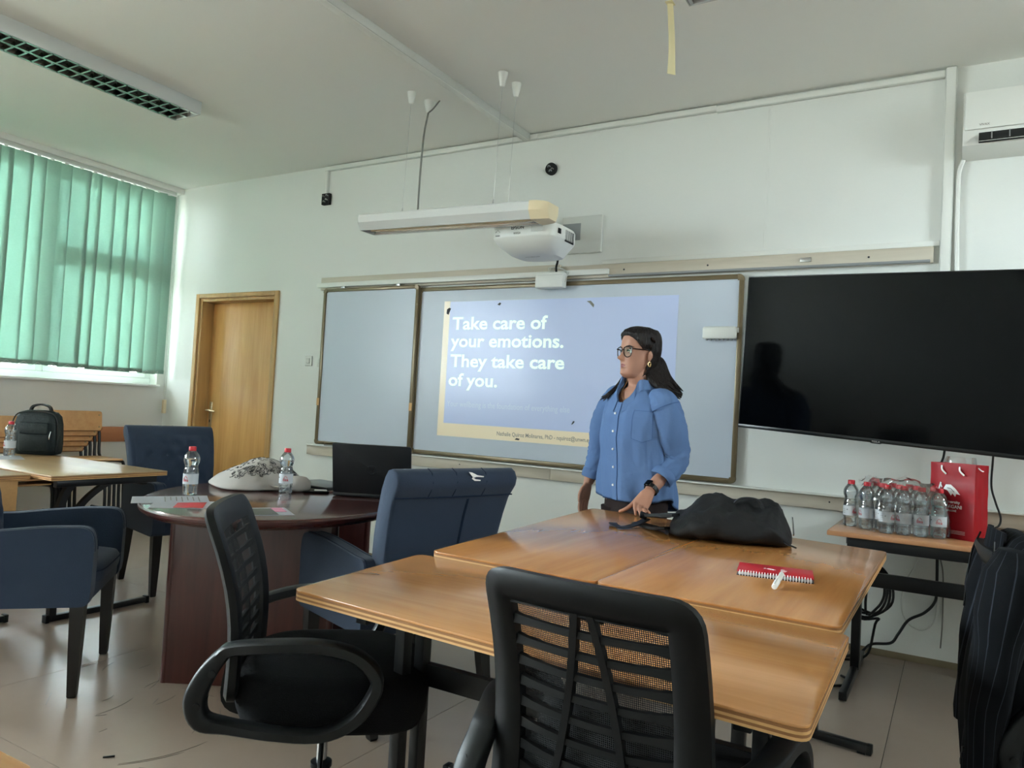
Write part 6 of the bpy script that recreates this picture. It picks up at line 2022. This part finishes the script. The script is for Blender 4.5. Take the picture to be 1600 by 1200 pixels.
for sx in (-1, 1):
    b = MB(); b.tube(lens_pts(sx), 0.0024, 7, 4, loop=True); gadd(b.obj('rim', M['tort'], None))
    b = MB(); lp_ = lens_pts(sx, 0.97); n = len(lp_)
    b.faces(lp_+[p-fh*0.001 for p in lp_], [list(range(n)), list(range(2*n-1, n-1, -1))]+[[i, (i+1) % n, n+(i+1) % n, n+i] for i in range(n)])
    gadd(b.obj('spectacle_lens', M['lens'], None))
    b = MB(); hinge = lz+lh*(sx*0.061)+Zv*0.014-fh*0.012
    b.tube([lz+lh*(sx*0.058)+Zv*0.016-fh*0.002, hinge, HB+lh*(sx*0.080)+fh*0.03+Zv*0.14, HB+lh*(sx*0.083)-fh*0.015+Zv*0.138, HB+lh*(sx*0.08)-fh*0.04+Zv*0.12], [0.0032, 0.0034, 0.0028, 0.0026, 0.002], 7, 4); gadd(b.obj('temple', M['tort'], None))
b = MB(); b.tube([lz-lh*0.0105+Zv*0.008, lz+Zv*0.0105+fh*0.001, lz+lh*0.0105+Zv*0.008], 0.0024, 7, 4); gadd(b.obj('bridge', M['tort'], None))
for sx in (-1, 1):
    ec = HB+lh*(sx*0.079)-fh*0.010+Zv*0.070
    b = MB(); b.tube([ec+Zv*(0.011*cos(a))+fh*(0.008*sin(a))+lh*(sx*0.002) for a in [2*pi*k/16 for k in range(16)]], 0.0032, 7, loop=True); to_local(b.obj('earring', M['gold'], None))
# hair
hr = MB()
def zlow(a):
    a = abs(a)
    tab = [(0, 0.210), (0.35, 0.207), (0.7, 0.196), (1.0, 0.180), (1.22, 0.160), (1.42, 0.142), (1.62, 0.145), (1.80, 0.135), (1.92, 0.06), (2.1, 0.0), (pi, -0.01)]
    for i in range(len(tab)-1):
        if a <= tab[i+1][0]:
            t = (a-tab[i][0])/(tab[i+1][0]-tab[i][0]); return tab[i][1]*(1-t)+tab[i+1][1]*t
    return -0.01
rings = []
NV = 26
for j in range(NV+1):
    v = j/NV
    ring = []
    for k in range(120):
        a = -pi+2*pi*k/120
        zl = zlow(a)
        z = 0.2518+(zl-0.2518)*v**0.8
        edge = 1.0 if abs(a) > 1.95 else min(1.0, 0.18+(1-v)*3.2)
        gro = 0.0012*sin(a*46+6*v)*(0.4+v)
        thick = 0.013+0.010*max(0, min(1, (abs(a)-1.7)/0.9))*min(1, v*1.6)
        ring.append(head_pt(a, max(0.001, z), thick*edge+gro))
        if z < 0.001: ring[-1] = ring[-1]+Zv*z
    rings.append(ring)
hr.loft(rings[1:], cap=False)
hr.faces(rings[1], [list(range(len(rings[1])))])
inner = [[HB+(p-HB)*0.985-Zv*0.001 for p in r_] for r_ in rings[-1:]]
rs = random.Random(5)
# long back hair: many tapered locks running from the nape over the shoulders
def lock(pts, w0, w1=0.002):
    n = len(pts)
    hr.tube(pts, [w0*0.35 if i == 0 else w0*(1-0.25*abs(i/(n-1)-0.4)) if i < n-2 else (w0*0.62 if i == n-2 else w1) for i in range(n)], 8, 5)
for k in range(46):
    u = k/45
    th = 1.88+(2*pi-3.80)*u          # from left ear round the back to the right ear
    p0 = head_pt(th, 0.185, 0.0)
    p1 = head_pt(th, 0.085, 0.018)
    jx, jy, jz = rs.uniform(-0.012, 0.012), rs.uniform(-0.012, 0.012), rs.uniform(-0.03, 0.03)
    if u < 0.80:                      # back and near side: swept behind the near shoulder
        q = u/0.80
        q = min(1, q*1.25)
        A_ = [Vector((-1.338, 3.585, 1.452)), Vector((-1.304, 3.560, 1.388)), Vector((-1.245, 3.555, 1.350)), Vector((-1.170, 3.575, 1.322))]
        B_ = [Vector((-1.306, 3.678, 1.500)), Vector((-1.272, 3.672, 1.440)), Vector((-1.232, 3.658, 1.390)), Vector((-1.180, 3.625, 1.335))]
        E_ = [a_*(1-q)+c_*q for a_, c_ in zip(A_, B_)]
        E_[3] += Vector((jx, jy, jz*0.5)); E_[2] += Vector((jx, jy, jz*0.2))*0.4
        lock([p0, (p0+p1)/2, E_[0], E_[1], E_[2], E_[3]], rs.uniform(0.013, 0.018))
    else:                             # far side: falls forward over the far shoulder
        q = (u-0.80)/0.20
        e2 = Vector((-1.470+jx*0.4, 3.640, 1.425)); e3 = Vector((-1.494+jx*0.5, 3.592, 1.368)); e4 = Vector((-1.545+jx, 3.545+jy*0.5, 1.295+jz*0.4))
        lock([p0, p1, (p1*0.45+e2*0.55), e2, e3, e4], rs.uniform(0.009, 0.013))
for k in range(10):
    jx = rs.uniform(-0.01, 0.01)
    lock([head_pt(-1.9-0.05*k, 0.12, 0.012), head_pt(-1.95-0.05*k, 0.04, 0.014), Vector((-1.466+jx, 3.63, 1.42)), Vector((-1.487+jx, 3.585, 1.365)), Vector((-1.512+jx, 3.548, 1.325)), Vector((-1.55+jx*1.5, 3.53, 1.29+rs.uniform(-0.01, 0.02)))], 0.0085)
ho = to_local(hr.obj('hair', M['hair'], None, 180, recalc=True)); ho['kind'] = 'stuff'
b = MB(); cp_ = head_pt(1.75, 0.185, 0.017); b.tube([cp_+Zv*0.012+fh*0.014, cp_+lh*0.003, cp_-Zv*0.012-fh*0.012], [0.004, 0.006, 0.003], 8, 3); to_local(b.obj('hair_clip', M['tort'], None))

# shirt: loose, with dipped hem and open collar
SH = [(0.72, 0.228, 0.142, -0.022), (0.80, 0.228, 0.142, -0.020), (0.90, 0.222, 0.138, -0.010), (1.0, 0.206, 0.136, 0.0), (1.1, 0.196, 0.142, 0.012), (1.2, 0.192, 0.135, 0.014), (1.27, 0.188, 0.118, 0.010), (1.31, 0.170, 0.100, 0.004),
      (1.34, 0.128, 0.086, 0.002), (1.365, 0.083, 0.073, 0.004), (1.385, 0.070, 0.066, 0.006)]
def shirt_pt(th, z, out=0.0):
    a, b_, cy = interp(SH, z)
    c, s_ = cos(th), sin(th)
    fl_ = 1.0
    low = max(0, (1.15-z)/0.4)
    wr = low*(0.012*sin(th*5+1.3)+0.008*sin(th*9+z*7))+0.006*sin(z*26+th*2)*(1-abs(c))
    wr += 0.006*NZ.noise(Vector((c*3, s_*3, z*5)))+0.004*NZ.noise(Vector((c*8+3, s_*8, z*9)))
    r1 = (a+out+wr)*math.copysign(abs(s_)**0.9, s_)
    r2 = (b_+out+wr)*math.copysign(abs(c)**0.9, c)
    drop = 0.022*(s_ if z > 1.2 else 0)*max(0, min(1, (z-1.2)/0.1))*0.7
    return PC+l*r1+f*(cy+r2)+Zv*(z-drop)
def ztop(th):
    th = (th+pi) % (2*pi)-pi
    return 1.383-0.105*math.exp(-(abs(th)/0.42)**1.7)
def zbot(th):
    th = (th+pi) % (2*pi)-pi
    side = abs(sin(th))
    return 0.795-0.030*(1-abs(cos(th)))*0.2-0.055*max(0, -cos(th))+0.03*side**6
rings = []
NT = 120
for j in range(41):
    v = j/40
    rings.append([shirt_pt(2*pi*k/NT, zbot(2*pi*k/NT)+(ztop(2*pi*k/NT)-zbot(2*pi*k/NT))*v) for k in range(NT)])
hem_in = [[p-(p-PC-Zv*p.z).normalized()*0.006+Zv*0.012 for p in rings[0]]]
top_in = [[p-(p-PC-Zv*p.z).normalized()*0.004-Zv*0.006 for p in rings[-1]]]
b = MB(); b.loft(hem_in+rings+top_in, cap=False)
sho = to_local(b.obj('shirt', M['shirt'], None, 180))
def sadd(o, par=None):
    o.data.transform(Matrix.Translation(-PC)); o.parent = par or pr; return o
def sleeve_mesh(P, W_, seed):
    b = MB(); rr = []
    P = [Vector(p) for p in P]
    m = len(P)
    for i in range(m-1):
        for q in range(11 if i < m-2 else 12):
            t = q/11
            p0, p1, p2, p3 = P[max(0, i-1)], P[i], P[i+1], P[min(m-1, i+2)]
            c = 0.5*((2*p1)+(p2-p0)*t+(2*p0-5*p1+4*p2-p3)*t*t+(3*p1-p0-3*p2+p3)*t**3)
            tg = (0.5*((p2-p0)+2*(2*p0-5*p1+4*p2-p3)*t+3*(3*p1-p0-3*p2+p3)*t*t))
            tg = tg.normalized() if tg.length > 1e-6 else (p2-p1).normalized()
            u = (f-tg*f.dot(tg)).normalized(); w2 = tg.cross(u)
            r_ = W_[i]*(1-t)+W_[i+1]*t
            ring = []
            for k in range(36):
                a = 2*pi*k/36
                low_ = max(0.0, min(1.0, (1.12-c.z)/0.12))
                wv = 1+(0.03+0.06*low_)*sin(a*1.0+c.z*(95+20*sin(a))+seed)+0.07*NZ.noise(Vector((cos(a)*1.6+seed, sin(a)*1.6, c.z*14)))+0.04*NZ.noise(Vector((cos(a)*4+seed, sin(a)*4, c.z*40)))
                ring.append(c+(u*cos(a)+w2*sin(a))*r_*wv)
            rr.append(ring)
    inn = [[P[-1]+(p-P[-1])*0.88 for p in rr[-1]], [P[-1]+(p-P[-1])*0.85+(P[-2]-P[-1]).normalized()*0.03 for p in rr[-1]]]
    b.loft(rr+inn)
    return b, rr
b, rr = sleeve_mesh([PC+l*0.105+Zv*1.30+f*0.0, PC+l*0.165+Zv*1.272, Vector((-1.196, 3.545, 1.16)), Vector((-1.188, 3.578, 1.05)), Vector((-1.19, 3.565, 0.99)), Vector((-1.208, 3.512, 0.937))],
                    [0.052, 0.078, 0.082, 0.078, 0.072, 0.056], 1.0)
sadd(b.obj('sleeve', M['shirt'], None, 180))
def cuff(c, ax, r_, wd):
    ax = ax.normalized(); u = ax.orthogonal().normalized(); w2 = ax.cross(u)
    b = MB(); rg = []
    for t, k in ((-0.5, 0.98), (-0.45, 1.05), (0.0, 1.07), (0.45, 1.05), (0.5, 0.98), (0.45, 0.88), (-0.4, 0.88)):
        rg.append([c+ax*(wd*t)+(u*cos(a)+w2*sin(a))*(r_*k*(1+0.03*sin(3*a))) for a in [2*pi*q/36 for q in range(36)]])
    b.loft(rg, loop=True)
    return b
sadd(cuff(Vector((-1.211, 3.504, 0.931)), Vector((-0.03, -0.06, -0.07)), 0.060, 0.045).obj('cuff', M['shirt'], None, 60))
b, rr = sleeve_mesh([PC-l*0.105+Zv*1.315, PC-l*0.165-f*0.01+Zv*1.295, Vector((-1.605, 3.70, 1.17)), Vector((-1.622, 3.722, 1.04)), Vector((-1.642, 3.72, 0.96)), Vector((-1.66, 3.715, 0.90))],
                    [0.052, 0.074, 0.074, 0.070, 0.064, 0.052], 4.0)
sadd(b.obj('sleeve', M['shirt'], None, 180))
sadd(cuff(Vector((-1.663, 3.714, 0.895)), Vector((-0.02, -0.01, -0.09)), 0.055, 0.05).obj('cuff', M['shirt'], None, 60))
# armhole seam of the near sleeve
b = MB(); sm_c = PC+l*0.172+Zv*1.255; ax = Vector((0.45, 0.0, -0.9)).normalized(); u = ax.orthogonal().normalized(); w2 = ax.cross(u)
b.tube([sm_c+(u*cos(a)+w2*sin(a))*0.083 for a in [2*pi*k/30 for k in range(30)]], 0.0022, 5, loop=True); sadd(b.obj('shoulder_seam', M['shirtd'], None))
# placket, buttons, pocket, collar
b = MB()
pth = [shirt_pt(0.06, zbot(0)+0.005+(ztop(0)-zbot(0)-0.01)*k/24, 0.002) for k in range(25)]
b.tube(pth, 0.0022, 5); sadd(b.obj('placket_edge', M['shirtd'], None))
b = MB()
rr = []
for k in range(25):
    z = zbot(0)+0.003+(ztop(0)-zbot(0)-0.004)*k/24
    rr.append([shirt_pt(-0.10, z, 0.0015), shirt_pt(-0.02, z, 0.003), shirt_pt(0.055, z, 0.0035), shirt_pt(0.055, z, 0.0005), shirt_pt(-0.02, z, 0.0), shirt_pt(-0.10, z, 0.0)])
b.loft(rr); sadd(b.obj('placket', M['shirt'], None, 60))
for k in range(5):
    z = 0.87+0.088*k
    c = shirt_pt(-0.03, z, 0.004)
    b = MB(); b.tube([c, c+f*0.0035], [0.0062, 0.0055], 12); sadd(b.obj('button', M['whiteink'], None))
b = MB()
def pk(u, v):
    return shirt_pt(0.50+0.62*u, 1.105+0.140*v-(0.016*(1-abs(u*2-1)) if v < 0.05 else 0)*(1-v), 0.0035)
def pk2(u, v, o):
    p = pk(u, v)
    return p-(p-PC-Zv*p.z).normalized()*o
b.loft([[pk2(u, j/10, 0) for u in [k/12 for k in range(13)]]+[pk2(u, j/10, 0.004) for u in [1-k/12 for k in range(13)]] for j in range(11)]); po = sadd(b.obj('breast_pocket', M['shirt'], None, 60))
b = MB(); ed = [pk(u, 0.0) for u in [k/10 for k in range(11)]]+[pk(1, v) for v in [k/8 for k in range(1, 9)]]+[pk(u, 1) for u in [1-k/10 for k in range(1, 11)]]+[pk(0, v) for v in [1-k/8 for k in range(1, 8)]]
b.tube(ed, 0.0014, 5, loop=True); o = b.obj('pocket_stitching', M['shirtd'], None); o.data.transform(Matrix.Translation(-PC)); o.parent = po
for sg, nm in ((1, 'collar'), (-1, 'collar')):
    b = MB(); rr = []
    for k in range(29):
        t = k/28
        th = sg*(0.10+(pi-0.10)*t)
        p = shirt_pt(th, ztop(th)-0.002, 0.001)
        ctr = PC+f*0.006+Zv*p.z
        n_ = (p-ctr); n_.z = 0; n_ = n_.normalized()
        hgt = 0.028*min(1, t*4+0.1)
        fall = 0.052-0.012*t+0.02*math.exp(-((t-0.12)/0.12)**2)
        e_ = Zv*hgt
        a0 = p; a1 = p+e_*0.95-n_*0.002; a2 = p+e_+n_*0.006; a3 = p+n_*(0.020+0.012*math.exp(-((t-0.1)/0.15)**2))+Zv*(hgt-fall); a4 = a3-n_*0.003; a5 = p+e_*0.85+n_*0.003
        rr.append([a0, a1, a2, a3, a4, a5])
    b.loft(rr); sadd(b.obj(nm, M['shirt'], None, 50))
b = MB(); b.tube([shirt_pt(t, ztop(t)+0.012, -0.012+0.0) for t in [-0.9+0.15*k for k in range(13)]], 0.0012, 5); sadd(b.obj('necklace', M['gold'], None))
# trousers and shoes
b = MB()
def tr(z, a, b_, cy=0.0, n=48):
    return [PC+l*(a*cos(2*pi*k/n))+f*(cy+b_*sin(2*pi*k/n))+Zv*z for k in range(n)]
b.loft([tr(0.92, 0.172, 0.100, -0.012), tr(0.85, 0.186, 0.110, -0.015), tr(0.78, 0.192, 0.112, -0.015), tr(0.72, 0.190, 0.112, -0.012), tr(0.70, 0.186, 0.108, -0.01)])
for sx in (-1, 1):
    b.tube([PC+l*(sx*0.094)+Zv*0.75, PC+l*(sx*0.098)+Zv*0.46, PC+l*(sx*0.10)-f*0.005+Zv*0.22, PC+l*(sx*0.10)-f*0.015+Zv*0.035], [0.098, 0.078, 0.072, 0.078], 24, 5)
sadd(b.obj('trousers', M['trouser'], None, 60))
for sx in (-1, 1):
    b = MB(); rr = []
    for y_, w_, h in ((-0.075, 0.02, 0.04), (-0.065, 0.034, 0.06), (-0.02, 0.038, 0.075), (0.05, 0.04, 0.062), (0.12, 0.044, 0.045), (0.165, 0.034, 0.034), (0.185, 0.012, 0.02)):
        rr.append([PC+l*(sx*0.10+w_*cos(a))+f*(y_-0.01)+Zv*max(0.001, h*0.5+h*0.5*math.copysign(abs(sin(a))**0.6, sin(a))) for a in [2*pi*k/20 for k in range(20)]])
    b.loft(rr); sadd(b.obj('shoe', M['black'], None, 60))
# watch on the leaning arm
wc = WL+(EL-WL).normalized()*0.012; ax = (EL-WL).normalized()
u = Vector((0.25, -0.93, 0.2)); u = (u-ax*u.dot(ax)).normalized(); w2 = ax.cross(u)
b = MB(); rg = []
for k in range(30):
    a = 2*pi*k/30
    e_ = u*(0.0300*cos(a))+w2*(0.0325*sin(a))
    n_ = e_.normalized()
    rg.append([wc+e_+ax*0.010, wc+e_+n_*0.003+ax*0.010, wc+e_+n_*0.003-ax*0.010, wc+e_-ax*0.010])
b.loft(rg, loop=True); wo = sadd(b.obj('watch', M['bagdark'], None, 50))
b = MB(); b.box((0, 0, 0), (0.034, 0.038, 0.011), 0.005, 3)
b.move(Matrix.Translation(wc+(u*0.75+w2*-0.66).normalized()*0.037) @ Matrix((((w2*0.75+u*0.66).x, ax.x, (u*0.75-w2*0.66).x, 0), ((w2*0.75+u*0.66).y, ax.y, (u*0.75-w2*0.66).y, 0), ((w2*0.75+u*0.66).z, ax.z, (u*0.75-w2*0.66).z, 0), (0, 0, 0, 1))))
b.move(Matrix.Translation(-PC)); b.obj('watch_case', M['tvscreen'], wo)
b = MB(); b.tube([wc+u*0.033+w2*0.006+ax*0.010-PC, wc+u*0.033+w2*0.006-ax*0.010-PC], 0.0015, 6); b.obj('watch_trim', M['chrome'], wo)
